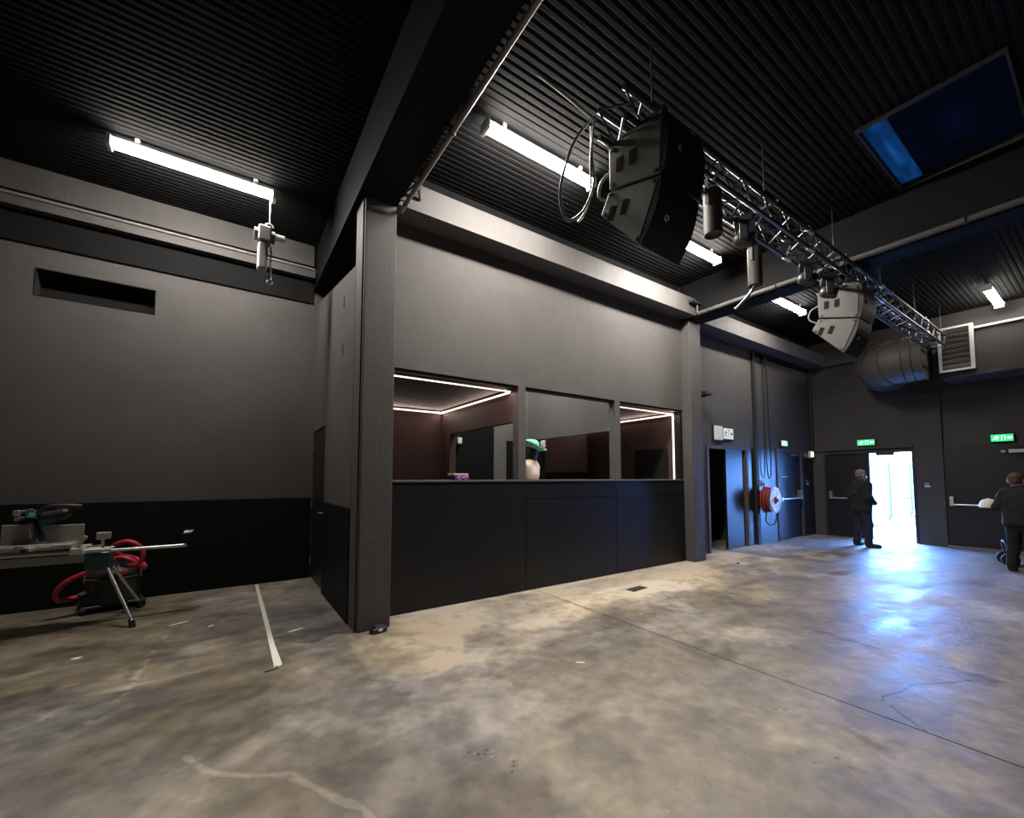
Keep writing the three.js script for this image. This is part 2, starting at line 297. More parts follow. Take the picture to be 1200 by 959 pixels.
setting(wallMesh('wall_rear', B(X_W, X_END, 0, Y_CEIL, Z_REAR, Z_REAR + 0.2), M.wall), 'dark wall opposite the bar', 'wall');

// side wall of the alcove, its top edge slanting, with a flush door
const wallSide = setting(group('wall_side'), 'charcoal side wall of the alcove with a black dado', 'wall');
wallMesh('upper_wall', [extrudeX([[-6.02, 0], [-4.55, 0], [-4.55, 3.78], [-7.0, 4.2], [-7.0, 2.2], [-6.02, 2.2]], 1.06, 1.16)], M.wall, wallSide);
wallMesh('dado_board', B(1.05, 1.06, 0, 1.18, -5.98, -4.56), M.gloss, wallSide);
wallMesh('slot', [B(1.055, 1.062, 3.5, 3.62, -5.09, -5.06), B(1.055, 1.062, 2.93, 3.06, -5.1, -5.07)], M.black, wallSide);
const door5 = setting(group('door_1'), 'flush black door in the alcove side wall', 'door');
wallMesh('leaf', B(1.075, 1.12, 0.01, 2.19, -6.99, -6.03), M.door, door5);
mesh('handle', [cyl([1.075, 1.02, -6.12], [1.03, 1.02, -6.12], 0.012), cyl([1.035, 1.02, -6.13], [1.035, 1.02, -6.25], 0.010)], M.steel, door5);
for (const y of [0.25, 1.1, 1.95]) mesh('hinge', cyl([1.062, y - 0.06, -6.985], [1.062, y + 0.06, -6.985], 0.012), M.steel, door5);
setting(wallMesh('wall_booth_side', B(1.16, 1.42, 0, 2.72, -7.0, -4.56), M.brown), 'brown painted end wall inside the bar', 'wall');

// columns and portal beams
function column(name, x0, x1, zf, y1, label) {
  const g = setting(group(name), label, 'column');
  wallMesh('shaft', RB(x0, x1, 0, y1, Z_BAR - 0.05, zf, 0.012, 1), M.column, g);
  return g;
}
const col1 = column('column', 1.075, 1.40, -4.25, Y_BEAM, 'tall charcoal concrete column at the corner of the bar');
wallMesh('edge_trim', B(1.40, 1.412, 0, Y_BEAM, -4.56, -4.52), M.beam, col1);
wallMesh('wall_plate', B(1.062, 1.075, 0, Y_BEAM, -4.56, -4.30), M.beam, col1);
column('column', 6.9, 7.25, -4.38, Y_BEAM, 'charcoal column between the bar and the door with exit signs');
for (const [x0, x1, l] of [[1.0, 1.4, 'deep black portal beam over the corner column'], [6.95, 7.3, 'deep charcoal portal beam crossing the hall beside the rooflight']]) {
  const g = setting(group('ceiling_beam'), l, 'beam');
  wallMesh('web', B(x0 + 0.03, x1 - 0.03, Y_BEAM + 0.03, Y_CEIL + 0.06, Z_BACK, Z_REAR), M.soot, g);
  wallMesh('flange', B(x0, x1, Y_BEAM, Y_BEAM + 0.03, Z_BACK, Z_REAR), M.soot, g);
}
// eaves beam along the bar wall
const eaves = setting(group('trim_1'), 'charcoal eaves beam along the top of the bar wall', 'beam');
for (const [x0, x1] of [[1.4, 6.95], [7.3, X_END]]) { wallMesh('eaves_beam', B(x0, x1, 4.44, 4.75, Z_DOOR - 0.1, -4.26 - (x0 > 5 ? 0.12 : 0)), M.beam, eaves); wallMesh('upper_infill', B(x0, x1, 4.75, Y_CEIL + 0.05, Z_DOOR - 0.1, Z_BAR - 0.04 - (x0 > 5 ? 0.12 : 0)), M.soot, eaves); }
// ledge above the alcove wall
const ledge = setting(group('trim_2'), 'charcoal cable ledge high on the alcove wall', 'beam');
wallMesh('black_band', B(X_W, 1.0, 4.20, 4.56, -7.0, -6.97), M.soot, ledge);
wallMesh('ledge_lip', B(X_W, 1.0, 4.56, 4.66, -7.0, -6.86), M.beam, ledge);
mesh('conduit', cyl([X_W, 4.72, -6.93], [1.0, 4.72, -6.93], 0.02), M.pipe, ledge);
wallMesh('upper_beam', B(X_W, 1.0, 4.78, Y_CEIL + 0.02, -7.0, -6.95), M.beam, ledge);

// wall over the bar hatches
const H0 = 1.47, H1 = 2.71, HX = [[1.42, 3.2], [3.32, 5.09], [5.21, 6.83]];
setting(wallMesh('wall_bar', B(1.40, 6.95, H1 + 0.03, 4.46, Z_BAR - 0.12, Z_BAR), M.wall), 'charcoal wall above the three bar hatches', 'wall');

// wall with the doors, right of the second column
const wallRight = setting(group('wall_right'), 'charcoal wall with two doors and the fire hose reel', 'wall');
const D1 = [7.98, 9.52, 2.12], D2 = [10.93, 12.32, 2.17];
wallMesh('upper_wall', [B(7.2, D1[0], 0, 4.6, Z_DOOR - 0.15, Z_DOOR), B(D1[0], D1[1], D1[2], 4.6, Z_DOOR - 0.15, Z_DOOR), B(D1[1], D2[0], 2.15, 4.6, Z_DOOR - 0.15, Z_DOOR), B(D2[0], D2[1], D2[2], 4.6, Z_DOOR - 0.15, Z_DOOR), B(D2[1], X_END, 2.15, 4.6, Z_DOOR - 0.15, Z_DOOR)], M.wall, wallRight);
wallMesh('lower_panel', B(D1[1], D2[0], 0, 2.15, Z_DOOR - 0.15, Z_DOOR), M.door, wallRight);
wallMesh('lower_panel', B(D2[1], X_END, 0, 2.15, Z_DOOR - 0.15, Z_DOOR), M.door, wallRight);
wallMesh('return_wall', B(6.86, 6.98, 0, Y_CEIL, -7.0, Z_BAR - 0.05), M.brown, wallRight);
wallMesh('store_wall', [B(9.9, 10.02, 0, Y_CEIL, -7.0, Z_DOOR - 0.15), B(6.98, 9.9, 2.6, 2.7, -7.0, Z_DOOR - 0.15)], M.wall, wallRight);
wallMesh('expansion_strip', B(9.86, 9.98, 0, 4.45, Z_DOOR, Z_DOOR + 0.05), M.black, wallRight);
wallMesh('cable_ledge', B(10.0, X_END, 4.32, 4.36, Z_DOOR, Z_DOOR + 0.05), M.deck, wallRight);
mesh('wall_pipe', [cyl([12.9, 2.25, -4.70], [12.9, 4.4, -4.70], 0.025)], M.darkMetal, wallRight);

// end wall, with the double door to the yard
const EO = { z0: -4.48, zm: -3.56, z1: -2.75, h: 2.13 };
const wallEnd = setting(group('wall_end'), 'dark end wall with the yard doors', 'wall');
wallMesh('upper_wall', [B(X_END, X_END + 0.2, 0, Y_CEIL, Z_BACK - 0.2, EO.z0), B(X_END, X_END + 0.2, EO.h, Y_CEIL, EO.z0, EO.z1), B(X_END, X_END + 0.2, 0, Y_CEIL, EO.z1, Z_REAR + 0.2)], M.wall, wallEnd);
wallMesh('pier', B(X_END - 0.06, X_END, 0, 3.4, EO.z1 + 0.1, -2.26), M.wall, wallEnd);
wallMesh('access_panel', B(X_END - 0.03, X_END, 3.72, 4.30, -4.32, -3.75), M.wall, wallEnd);
wallMesh('cable_ledge', B(X_END - 0.06, X_END, 2.2, 2.26, Z_DOOR, EO.z1), M.wall, wallEnd);
wallMesh('floor_strip', B(12.85, 12.97, 0, 0.05, -2.25, 0.6), M.pipe, wallEnd);
wallMesh('head_beam', B(X_END - 0.12, X_END, 4.42, 4.62, Z_DOOR, 2.5), M.beam, wallEnd);

// ---------------------------------------------------------------- doors
function pushBar(parent, face, zA, zB, y) {                   // along z on a face at x
  const p = mesh('push_bar', [cyl([face - 0.07, y, zA], [face - 0.07, y, zB], 0.018), RB(face - 0.09, face, y - 0.03, y + 0.17, zA - 0.035, zA + 0.035, 0.008), RB(face - 0.09, face, y - 0.05, y + 0.05, zB - 0.03, zB + 0.03, 0.008)], M.alu, parent);
  return p;
}
const dYard = setting(group('door_2'), 'double door to the yard with one leaf shut and one leaf open', 'door');
wallMesh('leaf', B(X_END + 0.03, X_END + 0.08, 0.0, EO.h - 0.02, EO.z0 + 0.03, EO.zm), M.door, dYard);
wallMesh('leaf', B(X_END + 0.22, X_END + 1.05, 0.01, EO.h - 0.02, EO.z1 + 0.0, EO.z1 + 0.05), M.door, dYard);
wallMesh('frame', [B(X_END - 0.02, X_END + 0.2, 0, EO.h, EO.z0 - 0.02, EO.z0 + 0.03), B(X_END - 0.02, X_END + 0.2, 0, EO.h, EO.z1 - 0.03, EO.z1 + 0.02), B(X_END - 0.02, X_END + 0.2, EO.h - 0.03, EO.h + 0.03, EO.z0 + 0.03, EO.z1 - 0.03)], M.darkMetal, dYard);
pushBar(dYard, X_END + 0.03, -4.37, -3.75, 0.98);
mesh('door_closer', RB(X_END - 0.06, X_END + 0.03, EO.h - 0.1, EO.h - 0.03, -3.42, -3.08, 0.01), M.darkMetal, dYard);
mesh('handle', [cyl([X_END + 0.1, 1.03, -2.80], [X_END - 0.02, 1.03, -2.86], 0.014), cyl([X_END - 0.02, 1.03, -2.86], [X_END - 0.02, 1.0, -2.95], 0.012)], M.darkMetal, dYard);

const dSide = setting(group('door_3'), 'dark exit door with push bar at the end of the hall', 'door');
wallMesh('leaf', B(X_END - 0.03, X_END - 0.002, 0.01, 2.15, -2.25, -1.1), M.door, dSide);
pushBar(dSide, X_END - 0.03, -2.16, -1.3, 0.92);
mesh('door_closer', [RB(X_END - 0.1, X_END - 0.03, 2.0, 2.07, -1.32, -0.9, 0.01), cyl([X_END - 0.07, 2.03, -1.42], [X_END - 0.07, 2.03, -1.36], 0.03)], M.alu, dSide);

const dStore = setting(group('door_4'), 'glossy double door beside the bar with its first leaf open', 'door');
wallMesh('leaf', B(8.70, 9.36, 0.01, D1[2] - 0.02, Z_DOOR - 0.06, Z_DOOR - 0.01), M.door, dStore);
wallMesh('leaf', B(8.02, 8.07, 0.01, D1[2] - 0.02, Z_DOOR - 0.9, Z_DOOR - 0.16), M.door, dStore);
wallMesh('frame', [B(D1[0] - 0.03, D1[0] + 0.04, 0, D1[2] + 0.04, Z_DOOR - 0.15, Z_DOOR + 0.025), B(D1[1] - 0.04, D1[1] + 0.03, 0, D1[2] + 0.04, Z_DOOR - 0.15, Z_DOOR + 0.025), B(D1[0] + 0.04, D1[1] - 0.04, D1[2] - 0.02, D1[2] + 0.04, Z_DOOR - 0.15, Z_DOOR + 0.025)], M.beam, dStore);
wallMesh('frame_cover', B(9.37, D1[1] - 0.04, 0.01, D1[2] - 0.02, Z_DOOR - 0.12, Z_DOOR - 0.06), M.black, dStore);

const dExit = setting(group('door_5'), 'dark door with push bar right of the fire hose reel', 'door');
wallMesh('leaf', B(D2[0] + 0.06, D2[1] - 0.05, 0.01, D2[2] - 0.04, Z_DOOR - 0.07, Z_DOOR - 0.02), M.door, dExit);
wallMesh('frame', [B(D2[0] - 0.02, D2[0] + 0.06, 0, D2[2] + 0.04, Z_DOOR - 0.15, Z_DOOR + 0.02), B(D2[1] - 0.05, D2[1] + 0.03, 0, D2[2] + 0.04, Z_DOOR - 0.15, Z_DOOR + 0.02), B(D2[0] + 0.06, D2[1] - 0.05, D2[2] - 0.04, D2[2] + 0.04, Z_DOOR - 0.15, Z_DOOR + 0.02)], M.beam, dExit);
mesh('push_bar', [cyl([11.05, 0.98, -4.70], [12.1, 0.98, -4.70], 0.018), RB(12.06, 12.14, 0.95, 1.18, -4.77, -4.68, 0.008), RB(11.02, 11.08, 0.93, 1.03, -4.77, -4.68, 0.008)], M.alu, dExit);
mesh('handle', cyl([11.1, 1.52, -4.74], [11.5, 1.52, -4.74], 0.012), M.alu, dExit);
mesh('door_closer', RB(11.75, 12.1, 2.05, 2.1, -4.77, -4.70, 0.008), M.alu, dExit);

// ---------------------------------------------------------------- strip lamps
const LAMP_Y = 5.03;
const NL = 'strip lamps under the roof deck';
const diffuserMat = (gain) => new THREE.MeshStandardMaterial({ color: lin(0.8, 0.8, 0.78), emissive: TUBE_COLOR, emissiveIntensity: TUBE_GLOW * gain, roughness: 0.6 });
function stripLamp(x0, x1, z, label, y, gain) {
  const g = group('strip_lamp', [(x0 + x1) / 2, y, z]), L = x1 - x0; tag(g, label, 'lamp', NL);
  mesh('batten', RB(-L / 2, L / 2, -0.035, 0, -0.045, 0.045, 0.006), M.white, g);
  const s = new THREE.Shape(); s.absarc(0, 0, 0.065, Math.PI, 2 * Math.PI, false); s.closePath();
  const d = new THREE.ExtrudeGeometry(s, { depth: L - 0.06, bevelEnabled: false, curveSegments: 14 }); d.rotateY(Math.PI / 2); d.translate(-(L - 0.06) / 2, -0.036, 0);
  mesh('diffuser', d, diffuserMat(gain), g);
  for (const e of [-1, 1]) mesh('hanger', B(e * L * 0.36 - 0.02, e * L * 0.36 + 0.02, 0, Y_CEIL - y + 0.001, -0.03, 0.03), M.white, g);
  for (const e of [-1, 1]) mesh('end_cap', RB(e * L / 2 - 0.03, e * L / 2 + 0.01, -0.11, 0, -0.07, 0.07, 0.008), M.white, g);
  const r = new THREE.RectAreaLight(TUBE_COLOR, TUBE_LIGHT * gain, L - 0.06, 0.11); r.position.set(0, -0.108, 0); r.rotation.x = -Math.PI / 2; g.add(r);
  return g;
}
stripLamp(-1.13, 0.36, -5.76, 'glowing strip lamp on the deck over the alcove', LAMP_Y, 0.82);
stripLamp(2.0, 3.46, -3.40, 'glowing strip lamp left of the large loudspeaker array', LAMP_Y, 1.3);
stripLamp(4.93, 6.4, -3.53, 'glowing strip lamp partly hidden behind the large loudspeaker array', LAMP_Y, 1.3);
stripLamp(8.5, 9.93, -3.68, 'glowing strip lamp beside the small loudspeaker array', LAMP_Y, 0.6);
stripLamp(11.4, 12.75, -1.28, 'glowing strip lamp above the louvred vent', LAMP_Y, 0.3);
stripLamp(3.75, 4.75, -5.8, 'strip lamp over the middle bay of the bar', LAMP_Y, 1.6);

// ---------------------------------------------------------------- the bar
const barG = tag(group('bar_booth', [0, 0, 0]), 'black built-in bar with three open hatches under the charcoal wall', 'bar');
const fx = [[1.42, 3.312], [3.322, 5.086], [5.096, 6.9]];
fx.forEach(([a, b], i) => wallMesh('front_panel', B(a, b, 0.012, i ? 1.205 : 1.445, Z_BAR - 0.03, Z_BAR), M.panel, barG));
for (const [a, b] of fx.slice(1)) wallMesh('upper_board', B(a, b, 1.213, 1.445, Z_BAR - 0.03, Z_BAR - 0.001), M.panel, barG);
wallMesh('carcass', B(1.42, 6.86, 0, 1.44, Z_BAR - 0.06, Z_BAR - 0.03), M.black, barG);
wallMesh('counter_top', RB(1.42, 6.86, 1.445, H0, Z_BAR - 0.42, Z_BAR + 0.012, 0.006, 1), M.beam, barG);
for (const [a, b] of [[3.2, 3.32], [5.09, 5.21]]) wallMesh('post', B(a, b, H0, H1 + 0.03, Z_BAR - 0.13, Z_BAR), M.beam, barG);
wallMesh('header', B(1.42, 6.9, H1, H1 + 0.03, Z_BAR - 0.13, Z_BAR - 0.02), M.black, barG);
wallMesh('jamb', B(6.83, 6.9, H0, H1, Z_BAR - 0.13, Z_BAR - 0.01), M.panel, barG);
wallMesh('ceiling_board', B(1.42, 3.2, H1, H1 + 0.08, -7.0, Z_BAR - 0.13), M.gloss, barG);
wallMesh('ceiling_board', B(5.21, 6.86, H1, H1 + 0.08, -7.0, Z_BAR - 0.13), M.gloss, barG);
// partitions with openings between the bays
wallMesh('partition', [B(3.2, 3.32, 0, 2.27, -7.0, -6.66), B(3.2, 3.32, 2.27, H1, -7.0, Z_BAR - 0.13)], M.brown, barG);
wallMesh('partition', [B(3.2, 3.32, H1, 4.46, -7.0, Z_BAR - 0.13)], M.plaster, barG);
wallMesh('partition', [B(5.15, 5.21, 2.27, 4.46, -7.0, Z_BAR - 0.13)], M.plaster, barG);
wallMesh('partition_pier', B(5.14, 5.21, 0, 2.27, -7.0, -6.5), M.soot, barG);
wallMesh('black_screen', B(3.32, 4.3, 0, 2.5, -6.98, -6.965), M.soot, barG);
wallMesh('back_lining', B(3.32, 5.15, 0, 4.6, -7.0, -6.98), M.plaster, barG);
wallMesh('inner_door', B(4.6, 4.98, 0, 2.24, -6.98, -6.96), M.soot, barG);
wallMesh('back_shelf', B(5.21, 6.86, 1.60, 1.63, -7.0, -6.7), M.panel, barG);
wallMesh('inner_door', [B(6.82, 6.855, 0, 2.05, -5.6, -4.85)], M.door, barG);
wallMesh('inner_floor', B(1.42, 6.86, 0, 0.01, -7.0, Z_BAR - 0.06), M.concrete, barG);

function ledStrip(a, b, down, label) {                        // an aluminium channel with a glowing lens and its light
  const A = V(...a), C = V(...b), L = A.distanceTo(C), dir = C.clone().sub(A).normalize(), n = V(...down).normalize(), s = dir.clone().cross(n);
  const g = group('led_strip', A.clone().add(C).multiplyScalar(0.5).toArray()); tag(g, label, 'led strip', 'led strips round the bar hatches');
  g.quaternion.setFromRotationMatrix(new THREE.Matrix4().makeBasis(dir, n.clone().negate(), dir.clone().cross(n.clone().negate())));
  mesh('channel', B(-L / 2, L / 2, -0.008, 0.004, -0.020, 0.020), M.alu, g);
  mesh('lens', RB(-L / 2, L / 2, -0.020, -0.008, -0.012, 0.012, 0.004, 1), M.led, g);
  const r = new THREE.RectAreaLight(LED_COLOR, 40, L, 0.024); r.position.set(0, -0.025, 0); r.rotation.x = -Math.PI / 2; g.add(r);
  return g;
}
M.led = new THREE.MeshStandardMaterial({ color: lin(0.8, 0.75, 0.72), emissive: LED_COLOR, emissiveIntensity: 2.2, roughness: 0.6 });
const lz = Z_BAR - 0.16, lzb = -6.985;
ledStrip([1.43, 2.695, lz], [3.18, 2.695, lz], [0, -1, 0], 'warm led strip along the front top edge of the hatch beside the corner column');
ledStrip([3.188, 2.68, lz - 0.02], [3.188, 2.68, lzb], [-1, -0.6, 0], 'warm led strip running back along the partition of the bay beside the corner column');
ledStrip([1.43, 2.68, lzb + 0.01], [3.17, 2.68, lzb + 0.01], [0, -0.6, 1], 'warm led strip along the back wall of the bay beside the corner column');
ledStrip([5.22, 2.695, lz], [6.82, 2.695, lz], [0, -1, 0], 'warm led strip along the front top edge of the hatch next to the second column');
ledStrip([6.845, 2.68, lz - 0.02], [6.845, 2.68, lzb], [-1, -0.6, 0], 'warm led strip running back along the end wall next to the second column');
ledStrip([6.815, 2.69, lz + 0.02], [6.815, 1.475, lz + 0.02], [-1, 0, 0.25], 'upright warm led strip on the jamb of the hatch next to the second column');

// things on and in the bar
{
  const g = tag(group('mannequin_bust', [3.575, H0, -4.78], 0.5), 'pale mannequin bust with black wig standing on the bar counter', 'mannequin');
  const body = blend([capsule([0, 0.0, 0], [0, 0.10, 0], 0.115, 0.13, 0.85, 1.3), capsule([0, 0.10, 0], [0, 0.20, 0], 0.13, 0.12, 0.8, 1.3), capsule([-0.13, 0.19, 0], [0.13, 0.19, 0], 0.062, 0.062), capsule([-0.12, 0.17, 0], [-0.10, 0.02, 0], 0.055, 0.05), capsule([0.12, 0.17, 0], [0.10, 0.02, 0], 0.055, 0.05), capsule([0, 0.2, 0], [0, 0.33, 0.01], 0.05, 0.045), capsule([0, 0.36, 0.02], [0, 0.41, 0.02], 0.07, 0.08)], 0.05);
  const flat = (x, y, z) => Math.max(body(x, y, z), -y);
  mesh('torso', net(flat, [-0.25, -0.04, -0.2], [0.25, 0.54, 0.2], 0.012), std(0.78, 0.62, 0.50, 0.45), g);
  mesh('wig', net(blend([capsule([0, 0.41, 0], [0, 0.42, 0.01], 0.088, 0.09), capsule([0, 0.40, -0.03], [0, 0.30, -0.06], 0.085, 0.075), capsule([0, 0.38, 0.0], [0, 0.29, 0.0], 0.092, 0.085), capsule([-0.06, 0.36, 0], [-0.06, 0.28, 0], 0.05, 0.04), capsule([0.06, 0.36, 0], [0.06, 0.28, 0], 0.05, 0.04)], 0.04), [-0.2, 0.18, -0.2], [0.2, 0.58, 0.2], 0.012), std(0.008, 0.008, 0.009, 0.5), g);
  const h = tag(group('brimmed_hat', [3.575, H0 + 0.43, -4.78], 0.5), 'mint green wide brimmed hat worn by the mannequin bust', 'hat');
  const crown = lathe([[0.001, 0.10], [0.04, 0.105], [0.075, 0.115], [0.09, 0.10], [0.095, 0.06], [0.1, 0.0], [0.094, 0.0], [0.088, 0.06], [0.08, 0.09], [0.001, 0.085]], 32);
  const brim = lathe([[0.097, 0.0], [0.13, -0.006], [0.17, 0.0], [0.195, 0.016], [0.194, 0.022], [0.17, 0.007], [0.13, 0.002], [0.097, 0.008]], 40);
  const bp = brim.attributes.position; for (let i = 0; i < bp.count; i++) { const x = bp.getX(i), z = bp.getZ(i); bp.setY(i, bp.getY(i) + 1.3 * x * x - 0.5 * z * z); } brim.computeVertexNormals();
  const mint = std(0.16, 0.52, 0.38, 0.7); h.rotation.z = -0.22; h.scale.setScalar(1.15); h.rotation.y = 0.3;
  mesh('crown', crown, mint, h); mesh('brim', brim, mint, h);
  mesh('hat_band', lathe([[0.102, 0.002], [0.099, 0.03], [0.096, 0.03], [0.098, 0.002]], 32), std(0.03, 0.12, 0.08, 0.7), h);
}
{
  const g = tag(group('gift_box', [2.40, H0, -4.72], 0.2), 'small purple box with a pale lid on the bar counter', 'box');
  mesh('box_body', RB(-0.11, 0.11, 0, 0.055, -0.06, 0.06, 0.006), std(0.10, 0.03, 0.12, 0.5), g);
  mesh('lid', RB(-0.13, 0.10, 0.057, 0.082, -0.065, 0.065, 0.006), std(0.42, 0.34, 0.32, 0.6), g);
  mesh('bow', [tube([[0, 0.02, 0.066], [0.05, 0.05, 0.075], [0.09, 0.03, 0.07], [0.03, 0.015, 0.068]], 0.009, 20, 6), tube([[0, 0.02, 0.066], [-0.05, 0.045, 0.075], [-0.08, 0.02, 0.07], [-0.03, 0.012, 0.068]], 0.009, 20, 6)], std(0.45, 0.16, 0.55, 0.4), g);
}
{
  const g = tag(group('wall_switch', [5.13, 2.16, -6.45]), 'small white box on the wall inside the bar behind the mannequin', 'switch');
  mesh('plate', RB(-0.04, 0.02, -0.07, 0.07, -0.05, 0.05, 0.01), M.white, g); mesh('rocker', RB(-0.05, -0.03, -0.03, 0.03, -0.025, 0.025, 0.006), M.white, g);
  const k = tag(group('paper_dispenser', [3.52, 2.12, -6.9645]), 'small white dispenser on the black screen at the back of the bar', 'dispenser');
  mesh('casing', RB(-0.045, 0.045, 0, 0.12, 0, 0.07, 0.012), M.white, k); mesh('slot', B(-0.03, 0.03, 0.01, 0.02, 0.065, 0.072), M.black, k);
}

// ---------------------------------------------------------------- signs and wall fittings
function signTex(w, h, draw) { const c = document.createElement('canvas'); c.width = w; c.height = h; const x = c.getContext('2d'); draw(x, w, h); const t = new THREE.CanvasTexture(c); t.colorSpace = THREE.SRGBColorSpace; return t; }
function runner(x, ox, oy, s, col) {                          // running figure of an exit sign
  x.strokeStyle = x.fillStyle = col; x.lineWidth = s * 0.11; x.lineCap = 'round'; x.lineJoin = 'round';
  x.beginPath(); x.arc(ox + 0.58 * s, oy + 0.14 * s, 0.09 * s, 0, 7); x.fill();
  for (const pts of [[[0.52, 0.28], [0.42, 0.55]], [[0.52, 0.3], [0.72, 0.42], [0.82, 0.36]], [[0.5, 0.3], [0.3, 0.36], [0.22, 0.5]], [[0.42, 0.55], [0.62, 0.68], [0.58, 0.92]], [[0.42, 0.55], [0.34, 0.76], [0.12, 0.78]]]) {
    x.beginPath(); pts.forEach(([a, b], i) => x[i ? 'lineTo' : 'moveTo'](ox + a * s, oy + b * s)); x.stroke();
  }
}
const exitArt = (green, pale) => signTex(256, 128, (x, w, h) => {
  x.fillStyle = green; x.fillRect(0, 0, w, h); runner(x, 14, 14, 100, pale);
  x.fillStyle = pale; x.fillRect(120, 18, 46, 92); x.fillStyle = green; x.fillRect(128, 26, 30, 84);
  x.fillStyle = pale; x.beginPath(); x.moveTo(180, 64); x.lineTo(214, 34); x.lineTo(214, 54); x.lineTo(246, 54); x.lineTo(246, 74); x.lineTo(214, 74); x.lineTo(214, 94); x.fill();
});
const exitTex = exitArt('#2fbf78', '#e8fff4'), exitTexW = exitArt('#e9f3ec', '#12754a');
function faceX(geoW, geoH) { return new THREE.PlaneGeometry(geoW, geoH).rotateY(-Math.PI / 2); }
function exitSignEnd(y, z, w, h, label) {                     // lit sign on the end wall, facing -x
  const g = tag(group('exit_sign', [X_END - 0.07, y, z]), label, 'exit sign', 'exit signs');
  mesh('housing', RB(0.0, 0.07, -h / 2 - 0.012, h / 2 + 0.012, -w / 2 - 0.012, w / 2 + 0.012, 0.008), M.plastic, g);
  mesh('lit_face', faceX(w, h).translate(-0.004, 0, 0), new THREE.MeshStandardMaterial({ color: 0x101010, emissive: 0xffffff, emissiveMap: exitTex, emissiveIntensity: 1.8, roughness: 0.4 }), g);
  const r = new THREE.RectAreaLight(lin(0.2, 1, 0.55), 0.6, w, h); r.position.set(-0.012, 0, 0); r.rotation.y = Math.PI / 2; g.add(r);
}
exitSignEnd(2.365, -3.585, 0.34, 0.14, 'lit green exit sign above the open yard door');
exitSignEnd(2.31, -1.395, 0.30, 0.14, 'lit green exit sign above the dark exit door on the end wall');
{
  const g = tag(group('exit_sign', [11.26, 2.34, Z_DOOR]), 'small glowing pale green exit sign above the door right of the hose reel', 'exit sign', 'exit signs');
  mesh('housing', RB(-0.17, 0.17, -0.07, 0.07, 0, 0.06, 0.008), M.plastic, g);
  mesh('lit_face', new THREE.PlaneGeometry(0.32, 0.13).translate(0, 0, 0.064), new THREE.MeshStandardMaterial({ color: 0x101010, emissive: 0xffffff, emissiveMap: exitArt('#b9f0d4', '#ffffff'), emissiveIntensity: 1.1 }), g);
  const k = tag(group('exit_sign', [8.76, 2.43, Z_DOOR]), 'unlit white and green exit sign above the glossy double door', 'exit sign', 'exit signs');
  mesh('plate', RB(-0.21, 0.21, -0.125, 0.125, 0, 0.03, 0.006), M.plastic, k);
  mesh('print', new THREE.PlaneGeometry(0.39, 0.225).translate(0, 0, 0.032), new THREE.MeshStandardMaterial({ map: exitTexW, roughness: 0.5, emissive: 0xffffff, emissiveMap: exitTexW, emissiveIntensity: 0.25 }), k);
  const p = tag(group('notice_plate', [8.37, 2.43, Z_DOOR]), 'plain white square notice left of the white and green exit sign', 'notice');
  mesh('board', RB(-0.17, 0.17, -0.15, 0.15, 0, 0.035, 0.006), M.white, p);
  mesh('rim', [B(-0.18, -0.17, -0.16, 0.16, 0, 0.038), B(0.17, 0.18, -0.16, 0.16, 0, 0.038), B(-0.17, 0.17, 0.15, 0.16, 0, 0.038), B(-0.17, 0.17, -0.16, -0.15, 0, 0.038)], M.plastic, p);
  const e = tag(group('emergency_lamp', [12.85, 2.12, Z_DOOR]), 'small glowing white emergency lamp in the corner beside the end wall', 'lamp');
  mesh('base', RB(-0.08, 0.08, -0.09, 0.09, 0, 0.05, 0.01), M.white, e);
  mesh('lens', RB(-0.06, 0.06, -0.07, 0.07, 0.05, 0.08, 0.01), new THREE.MeshStandardMaterial({ color: 0xffffff, emissive: 0xfff4e0, emissiveIntensity: 1.2 }), e);
  const noteArt = signTex(64, 64, (x) => { x.fillStyle = '#2a2e38'; x.fillRect(0, 0, 64, 64); x.strokeStyle = '#b9c2cc'; x.lineWidth = 6; for (const yy of [12, 30]) { x.beginPath(); x.moveTo(8, yy); x.lineTo(50, yy + 4); x.stroke(); } x.fillStyle = '#c6ccd2'; x.fillRect(12, 40, 44, 18); });
  const noteMat = new THREE.MeshStandardMaterial({ map: noteArt, roughness: 0.5 });
  const n1 = tag(group('notice_plate', [X_END - 0.065, 1.34, -2.535]), 'small grey printed notice on the pier beside the open yard door', 'notice');
  mesh('board', B(0, 0.005, -0.07, 0.07, -0.075, 0.075), M.plastic, n1); mesh('print', faceX(0.14, 0.13).translate(-0.002, 0, 0), noteMat, n1);
  const n2 = tag(group('notice_plate', [12.62, 1.38, Z_DOOR]), 'small pale printed notice on the panel between the push bar door and the corner', 'notice');
  mesh('board', B(-0.11, 0.11, -0.09, 0.09, 0, 0.005), M.plastic, n2); mesh('print', new THREE.PlaneGeometry(0.2, 0.16).translate(0, 0, 0.007), noteMat, n2);
}
